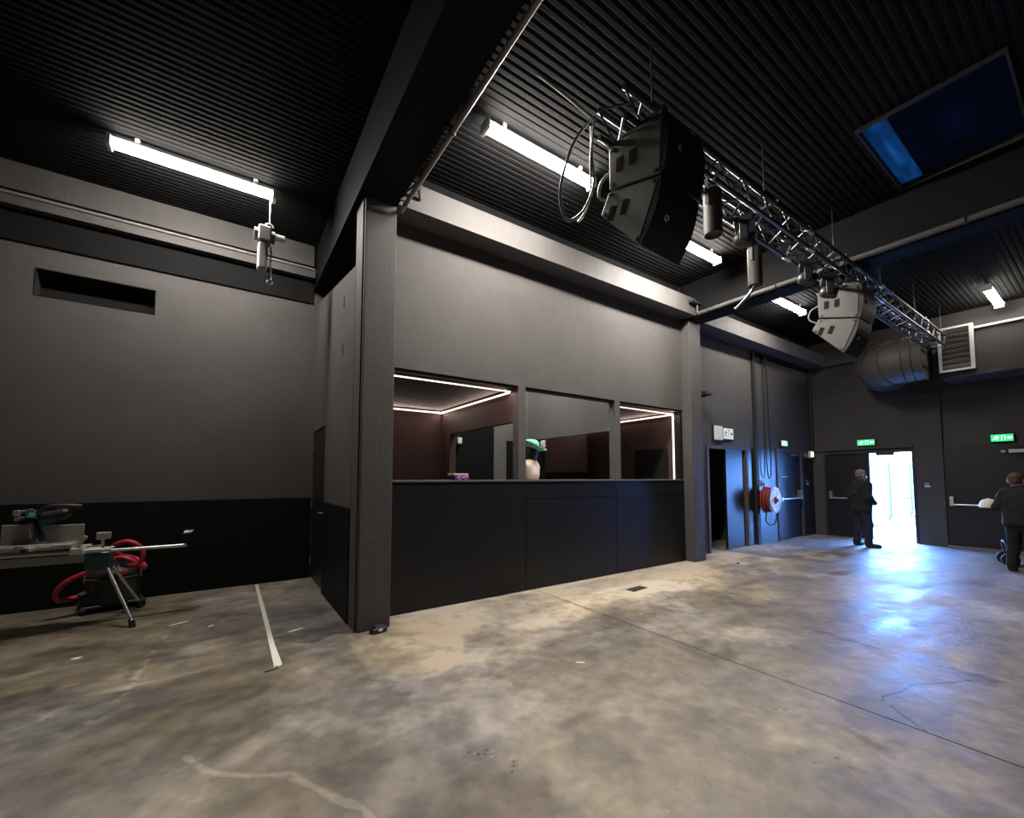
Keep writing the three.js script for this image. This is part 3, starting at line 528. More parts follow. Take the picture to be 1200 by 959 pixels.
{ // fire hose reel
  const g = tag(group('fire_hose_reel', [10.12, 1.0, Z_DOOR + 0.02]), 'red fire hose reel with white disc on the wall between the doors', 'hose reel');
  const R = 0.30, rot = (q) => q.rotateX(Math.PI / 2);
  mesh('bracket', [B(-0.06, 0.06, -0.1, 0.1, 0, 0.03), cyl([0, 0, 0], [0, 0, 0.36], 0.03)], M.darkMetal, g);
  mesh('drum', rot(lathe([[0.05, 0.09], [R, 0.09], [R, 0.105], [0.25, 0.11], [0.25, 0.27], [R, 0.275], [R, 0.285], [0.05, 0.285]], 40)), M.red, g);
  for (let k = 0; k < 5; k++) mesh('hose_turn', new THREE.TorusGeometry(0.262, 0.017, 8, 40).translate(0, 0, 0.125 + k * 0.033), k % 2 ? M.red : M.rubber, g);
  mesh('disc', rot(lathe([[0.05, 0.287], [0.26, 0.287], [0.26, 0.297], [0.05, 0.297]], 40)), M.white, g);
  mesh('hub', rot(lathe([[0.001, 0.33], [0.05, 0.33], [0.07, 0.3], [0.09, 0.297]], 24)), M.red, g);
  mesh('disc_print', rot(lathe([[0.14, 0.2985], [0.2, 0.2985]], 40)), M.red, g);
  mesh('hose_tail', tube([[-0.2, -0.2, 0.2], [-0.22, -0.45, 0.18], [-0.05, -0.56, 0.2], [0.12, -0.5, 0.22], [0.22, -0.25, 0.22]], 0.013, 40, 8), M.rubber, g);
  mesh('valve', [cyl([-0.22, 0.36, 0.02], [-0.02, 0.36, 0.06], 0.03), cyl([-0.1, 0.30, 0.05], [-0.1, 0.44, 0.05], 0.022), cyl([-0.02, 0.36, 0.06], [0, 0.02, 0.05], 0.016)], M.pipe, g);
}
{ // hand chain loop
  const pts = []; for (let i = 0; i <= 10; i++) { const a = Math.PI * i / 10; pts.push([10.42 + 0.085 * Math.cos(a), 4.26 + 0.085 * Math.sin(a), -4.70]); }
  pts.push([10.33, 3, -4.69], [10.32, 1.75, -4.68], [10.37, 1.52, -4.68], [10.42, 1.48, -4.68], [10.47, 1.52, -4.68], [10.505, 1.75, -4.68], [10.505, 3, -4.69]);
  const k = tag(group('hand_chain', [0, 0, 0]), 'long black hand chain loop hanging above the fire hose reel', 'chain');
  mesh('chain_loop', tube(pts, 0.013, 160, 6, true), M.black, k); mesh('pulley', cyl([10.42, 4.26, -4.75], [10.42, 4.26, -4.67], 0.08, 0.08, 20), M.darkMetal, k);
  const b = tag(group('wall_box', [7.55, 3.1, Z_DOOR]), 'small dark box high on the wall beside the second column', 'wall box');
  mesh('casing', RB(-0.02, 0.22, 0, 0.07, 0, 0.28, 0.01), M.darkMetal, b); mesh('bracket', B(0.05, 0.15, -0.02, 0, 0, 0.2), M.darkMetal, b);
}

// duct and louvre on the end wall
{
  const g = tag(group('ventilation_duct', [12.0, 4.03, -2.65]), 'large grey round duct bending out of the end wall', 'duct');
  const dm = std(0.085, 0.074, 0.068, 0.6, 0.1), R = 0.48;
  mesh('elbow', new THREE.TorusGeometry(0.55, R, 20, 16, Math.PI / 2).rotateX(Math.PI / 2).rotateY(Math.PI).translate(0.56, 0, 0.1), dm, g);
  mesh('straight', [cyl([0.0, 0, 0.1], [0.0, 0, 0.42], R, R, 36), cyl([0.54, 0, -0.45], [1.05, 0, -0.45], R, R, 36)], dm, g);
  for (let k = 0; k < 4; k++) { const a = Math.PI / 2 * k / 4, t = new THREE.TorusGeometry(R + 0.004, 0.01, 6, 40); t.rotateY(0); t.rotateY(-a); t.translate(0.55 - 0.55 * Math.cos(a), 0, 0.1 - 0.55 * Math.sin(a)); mesh('seam', t, dm, g); }
  mesh('seam', new THREE.TorusGeometry(R + 0.006, 0.012, 6, 40).translate(0, 0, 0.25), dm, g);
  const v = tag(group('louvred_vent', [11.98, 3.64, -1.81]), 'louvred vent with a bright metal frame beside the round duct', 'vent');
  mesh('box', [B(0.05, 0.17, 0, 0.906, -0.25, 0.25)], M.black, v);
  for (let k = 0; k < 8; k++) mesh('slat', new THREE.BoxGeometry(0.012, 0.075, 0.40).rotateZ(0.6).translate(0.025, 0.10 + k * 0.102, 0), M.pipe, v);
  mesh('frame', [B(0, 0.05, 0, 0.04, -0.25, 0.25), B(0, 0.05, 0.866, 0.906, -0.25, 0.25), B(0, 0.05, 0.04, 0.866, -0.25, -0.205), B(0, 0.05, 0.04, 0.866, 0.195, 0.25)], M.white, v);
  const b = setting(group('trim_3'), 'charcoal boxed bulkhead high on the end wall', 'bulkhead');
  wallMesh('bulkhead', B(12.15, X_END, 3.54, 4.45, -2.08, 2.6), M.wall, b);
  wallMesh('bulkhead_edge', B(12.10, X_END, 4.45, 4.49, -1.56, 2.6), M.white, b);
}

// ---------------------------------------------------------------- truss, loudspeakers, stage lamps
const TZ0 = -2.18, TZ1 = -1.93, TY0 = 4.15, TY1 = 4.37, TX0 = 2.3, TX1 = 11.9;
{
  const g = tag(group('lighting_truss'), 'dark square lattice truss hung along the hall', 'truss');
  const tm = std(0.10, 0.10, 0.11, 0.35, 0.8);
  for (const y of [TY0, TY1]) for (const z of [TZ0, TZ1]) mesh('chord', cyl([TX0, y, z], [TX1, y, z], 0.022, 0.022, 10), tm, g);
  const n = 46, d = (TX1 - TX0) / n;
  const side = cyl([0, TY0, 0], [d, TY1, 0], 0.009, 0.009, 6), side2 = cyl([0, TY1, 0], [d, TY0, 0], 0.009, 0.009, 6), flat1 = cyl([0, 0, TZ0], [d, 0, TZ1], 0.009, 0.009, 6), flat2 = cyl([0, 0, TZ1], [d, 0, TZ0], 0.009, 0.009, 6);
  const put = (geo, x, y, z) => { const m = new THREE.Mesh(geo, tm); m.name = 'brace'; m.castShadow = m.receiveShadow = true; m.position.set(x, y, z); g.add(m); };
  for (let i = 0; i < n; i++) { const x = TX0 + i * d; for (const z of [TZ0, TZ1]) put(i % 2 ? side : side2, x, 0, z); put(i % 2 ? flat1 : flat2, x, TY0, 0); put(i % 2 ? flat2 : flat1, x, TY1, 0); }
  for (let i = 0; i <= 5; i++) { const x = TX0 + 0.5 + i * 1.9; mesh('hanger', [cyl([x, TY1, -2.055], [x, Y_CEIL + 0.03, -2.055], 0.008, 0.008, 6), B(x - 0.03, x + 0.03, TY1 + 0.02, TY1 + 0.05, TZ0 - 0.02, TZ1 + 0.02)], M.darkMetal, g); }
  for (const x of [3.2, 5.5, 8.0, 10.5]) for (const y of [TY0, TY1]) for (const z of [TZ0, TZ1]) mesh('joint_sleeve', cyl([x - 0.07, y, z], [x + 0.07, y, z], 0.03, 0.03, 10), M.alu, g);
}
function lineArray(x, z, ry, label) {                         // hung below the truss, grille facing +z
  const g = tag(group('line_array_speaker', [x, 0, z], ry), label, 'loudspeaker', 'loudspeaker arrays hung on the truss');
  const W = 0.51;
  // cabinets as [z, y] outlines: front top, front bottom, rear bottom, rear top
  const cabs = [[[0.16, 4.08], [0.13, 3.63], [-0.32, 3.76], [-0.32, 4.10]], [[0.125, 3.615], [-0.06, 3.20], [-0.41, 3.60], [-0.325, 3.745]]];
  for (const c of cabs) {
    const b = mesh('cabinet', metric(extrudeX(c, 0, W, 0.012)), M.cab, g);
    const [ft, fb] = c, dx = fb[0] - ft[0], dy = fb[1] - ft[1], L = Math.hypot(dx, dy), nx = -dy / L, ny = dx / L, bow = [];
    for (let k = 0; k <= 8; k++) { const t = k / 8, o = 0.012 + 0.035 * Math.sin(Math.PI * t); bow.push([ft[0] + dx * t + nx * o, ft[1] + dy * t + ny * o]); }
    const out = [[ft[0] - nx * 0.01, ft[1] - ny * 0.01], ...bow, [fb[0] - nx * 0.01, fb[1] - ny * 0.01]];
    mesh('grille', extrudeX(out.reverse(), 0.006, W * 0.66), M.grille, b); mesh('grille', extrudeX(out, W * 0.66 + 0.006, W - 0.006), M.grille, b);
    const mid = [(c[0][0] + c[1][0] + c[2][0] + c[3][0]) / 4, (c[0][1] + c[1][1] + c[2][1] + c[3][1]) / 4], rear = [(c[2][0] + c[3][0]) / 2, (c[2][1] + c[3][1]) / 2];
    const ang = Math.atan2(-dx, -dy);
    for (const s of [-0.10, 0.02]) { const q = RB(-0.003, 0.012, -0.055, 0.055, -0.03, 0.03, 0.003, 1).rotateX(ang).translate(0, mid[1] + 0.01 - s * 0.1, mid[0] + s - 0.03); mesh('handle_slot', q, M.recess, b); }
    for (const [pz, py] of c) { const q = cyl([-0.01, py + (mid[1] - py) * 0.16, pz + (mid[0] - pz) * 0.16], [0.01, py + (mid[1] - py) * 0.16, pz + (mid[0] - pz) * 0.16], 0.016, 0.016, 10); mesh('rigging_pin', q, M.darkMetal, b); }
    mesh('badge', new THREE.TorusGeometry(0.018, 0.005, 6, 18).rotateX(Math.atan2(-ny, nx)).translate(W * 0.3, (ft[1] + fb[1]) / 2 + ny * 0.05, (ft[0] + fb[0]) / 2 + nx * 0.05), M.alu, b);
  }
  mesh('rigging_frame', [B(0.02, 0.06, 4.09, 4.13, -0.34, 0.16), B(W - 0.06, W - 0.02, 4.09, 4.13, -0.34, 0.16), B(0.02, W - 0.02, 4.09, 4.12, -0.03, 0.03)], M.darkMetal, g);
  mesh('cable', tube([[0.05, 3.95, -0.31], [0.03, 3.9, -0.42], [0.02, 3.78, -0.44], [0.03, 3.7, -0.36]], 0.012, 24, 6), M.pipe, g);
}
lineArray(2.42, -1.86, 0.05, 'large dark loudspeaker array hung on the truss before the strip lamps');
lineArray(6.85, -2.03, 0, 'smaller grey loudspeaker array hung on the far half of the truss');

function parCan(x, y, z, tilt, label, L = 0.42, r = 0.075) {
  const g = tag(group('stage_lamp', [x, y, z]), label, 'stage lamp', 'stage lamps on the truss'); g.rotation.set(0, 0, tilt);
  mesh('can', lathe([[0.001, 0], [r * 0.7, 0.0], [r, 0.03], [r, L], [r - 0.006, L], [r - 0.006, L - 0.03], [0.001, L - 0.04]].map(([a, b]) => [a, -b]), 24), M.cab, g);
  mesh('yoke', [bar([-r - 0.012, -L * 0.4, 0], [-r - 0.012, 0.06, 0], 0.005, 0.03), bar([r + 0.012, -L * 0.4, 0], [r + 0.012, 0.06, 0], 0.005, 0.03), bar([-r - 0.014, 0.06, 0], [r + 0.014, 0.06, 0], 0.03, 0.005)], M.darkMetal, g);
  mesh('clamp', [new THREE.TorusGeometry(0.034, 0.010, 8, 20).rotateY(Math.PI / 2).translate(0, 0.11, 0), cyl([0, 0.06, 0], [0, 0.09, 0], 0.01)], M.alu, g);
}
parCan(3.44, 4.04, -1.93, 0, 'pale cylindrical stage lamp hung right of the large loudspeaker array');
parCan(4.70, 4.04, -2.18, 0.0, 'cylindrical stage lamp hung on the truss between the two loudspeaker arrays', 0.44, 0.07);
{ // moving heads and small fixtures riding on the truss
  const spot = (x, z, label, s = 1) => {
    const g = tag(group('moving_head_lamp', [x, TY0 - 0.02, z], 0.4), label, 'stage lamp', 'stage lamps on the truss');
    mesh('base', RB(-0.11 * s, 0.11 * s, -0.09, -0.01, -0.09, 0.09, 0.015), M.plastic, g);
    for (const e of [-0.0975, 0.0975]) mesh('arm', RB(e * s - 0.0125, e * s + 0.0125, -0.26, -0.08, -0.04, 0.04, 0.01), M.plastic, g);
    mesh('head', lathe([[0.001, -0.10], [0.05, -0.10], [0.075, -0.05], [0.075, 0.06], [0.06, 0.09], [0.055, 0.085], [0.001, 0.07]], 20).rotateX(1.9).translate(0, -0.22, 0), M.plastic, g);
    mesh('lens', new THREE.SphereGeometry(0.055, 16, 8, 0, 6.3, 0, 0.9).rotateX(1.9).translate(0, -0.24, 0.02), std(0.2, 0.2, 0.22, 0.1, 0.2), g);
  };
  spot(4.25, -2.06, 'small black moving head lamp near the truss hanger beside the cylindrical lamp');
  spot(5.75, -2.06, 'small black moving head lamp on the truss just before the far loudspeaker array');
  spot(6.4, -2.06, 'small black moving head lamp touching the far loudspeaker array', 0.9);
    for (let k = 0; k < 9; k++) { const x = 3.3 + k * 0.9 + rr(-0.2, 0.2), a = rr(0.25, 0.6), dz = rr(-0.1, 0.1); tag(mesh('truss_cable', tube([[x, TY0 + 0.02, TZ0 + 0.03], [x + a * 0.3, TY0 - rr(0.03, 0.1), -2.05 + dz], [x + a * 0.7, TY0 - rr(0.04, 0.12), -2.05], [x + a, TY0 + 0.02, TZ1 - 0.03], [x + a + 0.35, TY0 + 0.06, -2.0]], 0.009, 40, 6), M.rubber), 'thin black cable slung in a slack bow along the truss', 'cable', 'slack cables along the truss'); }
  const loop = (g, label) => tag(mesh('cable_loop', g, M.pipe), label, 'cable');
  loop(tube([[2.31, 4.37, -2.3], [2.2, 4.2, -2.32], [2.106, 4.0, -2.32], [2.0, 3.6, -2.3], [2.06, 3.46, -2.3], [2.21, 3.56, -2.3], [2.36, 3.87, -2.3], [2.34, 4.1, -2.3], [2.32, 4.32, -2.28]], 0.011, 80, 8), 'wide grey cable loop hanging behind the large loudspeaker array');
  loop(tube([[2.30, 4.35, -2.22], [2.33, 4.1, -2.3], [2.36, 3.8, -2.34], [2.28, 3.6, -2.34], [2.2, 3.5, -2.32]], 0.009, 50, 8), 'short grey cable end hanging inside the wide cable loop');
  loop(tube([[1.75, 4.42, -2.25], [2.0, 4.4, -2.25], [2.3, 4.36, -2.25]], 0.012, 20, 8), 'grey cable running from the truss end towards the corner column');
  const t = tag(group('hanging_cable'), 'short pale cable dropping from the hanging cylindrical lamp to the pipe', 'cable');
  mesh('cable', tube([[4.68, 3.60, -2.18], [4.64, 3.52, -2.2], [4.55, 3.4, -2.25], [4.5, 3.33, -2.3]], 0.014, 20, 8), M.alu, t);
}
// pipes slung under the portal beams
{
  const p = tag(group('crossing_pipe'), 'long grey pipe slung under the portal beam by the second column', 'pipe');
  mesh('pipe', cyl([6.90, 4.45, -4.20], [6.90, 4.45, 3.6], 0.036, 0.036, 14), M.beam, p);
  for (const z of [-4.0, -2.9, -0.9, 0.5, 2]) mesh('pipe_clip', [new THREE.TorusGeometry(0.041, 0.008, 6, 20).translate(6.90, 4.45, z), B(6.93, 6.978, 4.44, 4.46, z - 0.015, z + 0.015)], M.darkMetal, p);
  mesh('pipe_bracket', [B(6.70, 6.975, 4.62, 4.66, -4.25, -4.17), cyl([6.90, 4.45, -4.21], [6.90, 4.64, -4.21], 0.02)], M.darkMetal, p);
  const q = tag(group('crossing_pipe'), 'thin dark pipe slung beside the portal beam over the corner column', 'pipe');
  mesh('pipe', cyl([1.44, 4.36, -4.24], [1.44, 4.36, 3.6], 0.022, 0.022, 12), M.pipe, q);
  for (const z of [-4.1, -3, -1.8, 0, 2]) mesh('pipe_clip', [new THREE.TorusGeometry(0.026, 0.006, 6, 18).translate(1.44, 4.36, z), B(1.38, 1.45, 4.382, 4.41, z - 0.012, z + 0.012)], M.darkMetal, q);
  const b = tag(group('beam_bracket', [1.56, 4.62, -4.25]), 'small black triangular bracket on the eaves beam beside the corner column', 'bracket');
  mesh('plate', B(-0.1, 0.1, -0.06, 0.1, 0, 0.012), M.black, b);
  mesh('strut', [bar([-0.09, 0.09, 0.01], [0.0, 0.02, 0.16], 0.015, 0.015), bar([0.09, 0.09, 0.01], [0.0, 0.02, 0.16], 0.015, 0.015), bar([-0.09, -0.05, 0.01], [0.0, 0.02, 0.16], 0.015, 0.015), bar([0.09, -0.05, 0.01], [0.0, 0.02, 0.16], 0.015, 0.015)], M.black, b);
}
// chain hoist in the alcove
{
  const g = tag(group('chain_hoist', [0.29, 4.4, -5.85]), 'small silver chain hoist with hanging chain and bag below the alcove lamp', 'hoist');
  mesh('hook', [new THREE.TorusGeometry(0.04, 0.010, 8, 20, 5).translate(0.03, 0.22, 0), cyl([0.03, 0.26, 0], [0.03, 0.70, 0], 0.008)], M.steel, g);
  mesh('motor', [cyl([-0.13, 0.09, 0], [0.09, 0.09, 0], 0.075, 0.075, 20), RB(-0.09, 0.05, -0.01, 0.19, -0.085, 0.085, 0.02)], M.pipe, g);
  mesh('control_box', RB(0.06, 0.20, 0.08, 0.13, -0.05, 0.05, 0.01), M.white, g);
  mesh('chain_bag', [RB(-0.09, 0.02, -0.36, -0.02, -0.06, 0.06, 0.03)], std(0.42, 0.42, 0.43, 0.7), g);
  for (let k = 0; k < 13; k++) { const t = new THREE.TorusGeometry(0.013, 0.005, 6, 12); t.scale(1, 1.5, 1); if (k % 2) t.rotateY(Math.PI / 2); mesh('chain_link', t.translate(0.055, -0.03 - k * 0.030, 0), M.alu, g); }
  mesh('load_hook', [cyl([0.055, -0.45, 0], [0.055, -0.40, 0], 0.018), new THREE.TorusGeometry(0.026, 0.009, 8, 20, 4.6).rotateZ(2.2).translate(0.05, -0.485, 0)], M.alu, g);
}

// ---------------------------------------------------------------- saw stand, saw and vacuum
const SZ = -6.05;
{
  const g = tag(group('saw_stand', [0, 0, 0]), 'folding aluminium saw stand with extension arm against the alcove wall', 'saw stand');
  mesh('rail', RB(-3.2, -1.0, 0.64, 0.73, SZ - 0.05, SZ + 0.05, 0.012), std(0.35, 0.34, 0.33, 0.45, 0.7), g);
  for (const dz of [-0.07, 0.07]) mesh('slide_tube', cyl([-1.95, 0.755, SZ + dz], [-0.98, 0.755, SZ + dz], 0.018), M.alu, g);
  mesh('extension_arm', cyl([-1.0, 0.735, SZ], [-0.36, 0.735, SZ], 0.018), M.alu, g);
  const ro = mesh('end_support', [cyl([-0.36, 0.72, SZ], [-0.36, 0.86, SZ], 0.012), RB(-0.40, -0.32, 0.865, 0.885, SZ - 0.12, SZ + 0.12, 0.008)], M.darkMetal, g);
  mesh('support_pad', RB(-0.39, -0.31, 0.886, 0.9, SZ - 0.1, SZ + 0.1, 0.006), M.alu, ro);
  mesh('leg_bracket', [RB(-1.18, -0.98, 0.55, 0.72, SZ - 0.075, SZ + 0.075, 0.015)], M.teal, g);
  mesh('leg_bracket', [RB(-3.0, -2.8, 0.55, 0.72, SZ - 0.075, SZ + 0.075, 0.015)], M.teal, g);
  const lg = (x, dx, z1) => { const l = mesh('leg', cyl([x, 0.60, SZ + (z1 - SZ) * 0.12], [x + dx, 0.06, z1], 0.017), M.alu, g); mesh('rubber_foot', cyl([x + dx * 0.95, 0.085, z1 - (z1 - SZ) * 0.05], [x + dx * 1.02, 0.0, z1], 0.022, 0.028), M.rubber, l); };
  lg(-1.02, 0.27, -5.70); lg(-1.0, 0.20, -6.50); lg(-2.96, -0.27, -5.70); lg(-2.98, -0.2, -6.50);
  for (const x of [-1.95, -1.22]) {
    const b = mesh('clamp_bracket', [RB(x - 0.05, x + 0.05, 0.735, 0.80, SZ - 0.17, SZ + 0.17, 0.01)], std(0.62, 0.60, 0.55, 0.4, 0.5), g);
    mesh('clamp_lever', [bar([x, 0.80, SZ + 0.14], [x + 0.05, 0.90, SZ + 0.15], 0.03, 0.02), cyl([x + 0.05, 0.9, SZ + 0.13], [x + 0.05, 0.9, SZ + 0.17], 0.02)], std(0.62, 0.60, 0.55, 0.4, 0.5), b);
  }
  mesh('work_stop', [RB(-1.11, -1.0, 0.86, 0.93, SZ - 0.03, SZ + 0.03, 0.008), cyl([-1.06, 0.76, SZ], [-1.06, 0.86, SZ], 0.014), bar([-1.25, 0.80, SZ + 0.05], [-1.05, 0.80, SZ + 0.05], 0.012, 0.03)], std(0.5, 0.49, 0.46, 0.4, 0.6), g);
}
{
  const g = tag(group('mitre_saw', [-1.52, 0.80, SZ]), 'teal and grey mitre saw clamped on the folding saw stand', 'mitre saw');
  const cast = std(0.40, 0.39, 0.37, 0.45, 0.5);
  mesh('base', [RB(-0.27, 0.27, 0, 0.05, -0.16, 0.16, 0.012)], cast, g);
  mesh('turntable', [cyl([0, 0.03, 0.04], [0, 0.055, 0.04], 0.17, 0.165, 36), RB(-0.03, 0.03, 0.01, 0.05, 0.15, 0.32, 0.01)], cast, g);
  mesh('mitre_knob', cyl([0, 0.03, 0.32], [0, 0.03, 0.38], 0.022), M.rubber, g);
  mesh('fence', [RB(-0.27, -0.03, 0.05, 0.24, -0.09, -0.06, 0.006), RB(0.03, 0.30, 0.05, 0.22, -0.09, -0.06, 0.006)], std(0.34, 0.31, 0.28, 0.55, 0.3), g);
  mesh('pivot_arm', [bar([-0.03, 0.05, -0.18], [-0.05, 0.34, -0.16], 0.07, 0.07), bar([-0.05, 0.34, -0.16], [-0.06, 0.36, 0.06], 0.05, 0.06)], M.teal, g);
  mesh('blade', cyl([-0.035, 0.22, 0.0], [-0.031, 0.22, 0.0], 0.13, 0.13, 40), M.steel, g);
  mesh('blade_guard', [new THREE.CylinderGeometry(0.145, 0.145, 0.05, 32, 1, false, 0, Math.PI).rotateZ(Math.PI / 2).rotateX(-0.6).translate(-0.033, 0.235, 0)], M.teal, g);
  mesh('motor', [cyl([0.0, 0.29, 0.0], [0.17, 0.34, 0.0], 0.062, 0.055, 24), cyl([0.17, 0.34, 0], [0.20, 0.348, 0], 0.05, 0.04, 24)], M.darkMetal, g);
  mesh('handle', tube([[-0.03, 0.33, 0.05], [0.06, 0.41, 0.08], [0.17, 0.42, 0.08], [0.30, 0.41, 0.06]], 0.021, 30, 10), M.darkMetal, g);
  mesh('handle', bar([0.12, 0.28, 0.04], [0.27, 0.40, 0.06], 0.03, 0.03), M.darkMetal, g);
  mesh('slide_tube', cyl([-0.11, 0.37, -0.2], [-0.11, 0.37, 0.18], 0.017), M.alu, g);
  mesh('slide_tube', cyl([-0.11, 0.31, -0.2], [-0.11, 0.31, 0.18], 0.017), M.alu, g);
  mesh('front_cap', RB(-0.135, -0.085, 0.34, 0.395, 0.17, 0.195, 0.01), M.alu, g);
}
{
  const g = tag(group('shop_vacuum', [-1.07, 0, -6.72], 0.25), 'squat black wheeled workshop vacuum with red hose behind the saw stand', 'vacuum');
  const vb = std(0.045, 0.043, 0.042, 0.5);
  mesh('tank', lathe([[0.001, 0.07], [0.22, 0.07], [0.245, 0.10], [0.235, 0.30], [0.23, 0.34], [0.24, 0.345], [0.24, 0.365], [0.001, 0.365]], 40), vb, g);
  mesh('motor_head', lathe([[0.001, 0.366], [0.235, 0.366], [0.235, 0.39], [0.21, 0.44], [0.15, 0.49], [0.06, 0.51], [0.001, 0.512]], 40), M.plastic, g);
  mesh('base', [RB(-0.27, 0.27, 0.045, 0.085, -0.22, 0.22, 0.02)], M.plastic, g);
  for (const [x, z] of [[-0.25, 0.19], [0.25, 0.19], [-0.25, -0.19], [0.25, -0.19]]) { const w = mesh('wheel', cyl([x - 0.02, 0.04, z], [x + 0.02, 0.04, z], 0.04, 0.04, 20), M.rubber, g); mesh('hub', cyl([x - 0.024, 0.04, z], [x + 0.024, 0.04, z], 0.016, 0.016, 12), M.pipe, w); }
  for (const s of [-1, 1]) mesh('latch', RB(s * 0.232 - 0.018, s * 0.232 + 0.018, 0.31, 0.42, -0.03, 0.03, 0.008), M.pipe, g);
  mesh('carry_handle', tube([[-0.12, 0.47, 0], [-0.09, 0.55, 0], [0.09, 0.55, 0], [0.12, 0.47, 0]], 0.016, 30, 10), M.plastic, g);
  mesh('inlet', cyl([-0.22, 0.20, 0.06], [-0.29, 0.19, 0.1], 0.04, 0.036, 20), M.plastic, g);
  mesh('switch_panel', RB(0.02, 0.10, 0.395, 0.44, 0.19, 0.225, 0.006), M.red, g);
  const inv = (p) => { const v = V(...p).sub(g.position).applyAxisAngle(V(0, 1, 0), -0.25); return v.toArray(); };
  mesh('hose', tube([[-1.31, 0.19, -6.58], [-1.40, 0.185, -6.50], [-1.46, 0.20, -6.46], [-1.47, 0.28, -6.45], [-1.40, 0.38, -6.44], [-1.27, 0.455, -6.44], [-1.12, 0.52, -6.45], [-0.98, 0.60, -6.44], [-0.87, 0.55, -6.42], [-0.78, 0.46, -6.46], [-0.79, 0.47, -6.60], [-0.88, 0.54, -6.68], [-1.0, 0.60, -6.62], [-1.06, 0.68, -6.46], [-1.0, 0.76, -6.35], [-0.90, 0.785, -6.32], [-0.80, 0.725, -6.30], [-0.765, 0.63, -6.29], [-0.80, 0.54, -6.30], [-0.88, 0.52, -6.33]].map(inv), 0.026, 220, 12), M.hose, g);
  mesh('hose_end', cyl(inv([-0.875, 0.515, -6.33]), inv([-0.95, 0.53, -6.36]), 0.029, 0.026, 16), M.plastic, g);
}

// ---------------------------------------------------------------- small things on the floor
{
  const t = tag(group('tape_strip', [0, 0, 0]), 'long strip of white tape on the floor of the alcove', 'tape');
  const s = new THREE.Shape([[0.360, 6.93], [0.40, 6.93], [0.40, 5.6], [0.398, 4.4], [0.412, 3.9], [0.385, 3.87], [0.37, 3.9], [0.352, 3.86], [0.36, 5.0]].map(([a, b]) => new THREE.Vector2(a, b)));
  mesh('tape', new THREE.ExtrudeGeometry(s, { depth: 0.002, bevelEnabled: false }).rotateX(-Math.PI / 2), std(0.66, 0.64, 0.57, 0.8), t);
  const sc = (name, x, z, w, d, r, m, label, cat, h = 0.004) => { const sh = new THREE.Shape(); const n = 9; for (let k = 0; k < n; k++) { const a = 2 * Math.PI * k / n, q = 0.75 + 0.35 * rnd(); sh[k ? 'lineTo' : 'moveTo'](Math.cos(a) * w * q, Math.sin(a) * d * q); } sh.closePath(); const o = mesh(name, new THREE.ExtrudeGeometry(sh, { depth: h, bevelEnabled: false }).rotateX(-Math.PI / 2).rotateY(r), m); o.position.set(x, 0, z); return tag(o, label, cat); };
  const paper = std(0.75, 0.73, 0.68, 0.8);
  sc('paper_scrap', 0.60, -4.68, 0.10, 0.022, 0.4, paper, 'narrow white paper scrap lying between the tape and the corner column', 'scrap');
  sc('paper_scrap', 2.416, -2.572, 0.04, 0.014, -0.6, paper, 'tiny white paper scrap lying alone in the middle of the open floor', 'scrap');
  sc('paper_scrap', -0.989, -4.98, 0.035, 0.02, 0.3, paper, 'tiny white paper scrap on the brown floor before the saw stand', 'scrap');
  sc('paper_scrap', -0.094, -5.289, 0.035, 0.02, 0.8, paper, 'tiny white paper scrap on the floor between tape and saw stand leg', 'scrap');
  sc('paper_scrap', -0.366, -5.563, 0.10, 0.02, 0.5, paper, 'narrow pale shaving on the floor beside the saw stand leg', 'scrap');
  sc('cardboard_scrap', 0.33, -3.83, 0.06, 0.015, 0.3, std(0.10, 0.08, 0.06, 0.8), 'dark splinter at the end of the white tape', 'scrap', 0.008);
  sc('cardboard_scrap', 7.45, -3.92, 0.07, 0.03, 0.5, std(0.06, 0.055, 0.05, 0.8), 'small dark scrap on the floor before the second column', 'scrap', 0.008);
  const d = tag(group('floor_drain', [4.62, 0, -3.80], 0.1), 'small dark metal cover plate set in the floor before the bar', 'cover plate');
  mesh('plate', RB(-0.16, 0.16, 0.0, 0.006, -0.065, 0.065, 0.002, 1), M.darkMetal, d); mesh('screw', [cyl([-0.13, 0, 0], [-0.13, 0.009, 0], 0.008), cyl([0.13, 0, 0], [0.13, 0.009, 0], 0.008)], M.pipe, d);
  const b = tag(group('battery_pack', [1.26, 0, -4.17], 0.2), 'small black tool battery at the foot of the corner column', 'battery');
  mesh('casing', RB(-0.075, 0.075, 0, 0.05, -0.045, 0.045, 0.012), M.plastic, b); mesh('contact_block', [RB(-0.05, 0.05, 0.05, 0.066, -0.03, 0.03, 0.005)], M.darkMetal, b); mesh('button', RB(-0.02, 0.02, 0.02, 0.04, 0.044, 0.05, 0.002), M.white, b);
  const w = tag(group('tool_bag', [8.25, 0, -5.35], 0.4), 'dark slumped bag on the floor inside the open store doorway', 'bag');
  mesh('bag_body', net(blend([capsule([-0.16, 0.1, 0], [0.16, 0.11, 0], 0.12, 0.13), capsule([-0.05, 0.2, 0], [0.08, 0.22, 0], 0.07, 0.09)], 0.08), [-0.4, -0.06, -0.3], [0.4, 0.42, 0.3], 0.02), std(0.05, 0.02, 0.02, 0.8), w);
  mesh('strap', tube([[-0.15, 0.18, 0.05], [-0.05, 0.38, 0.02], [0.1, 0.37, 0.02], [0.18, 0.2, 0.05]], 0.014, 24, 8), std(0.12, 0.05, 0.05, 0.7), w);
}

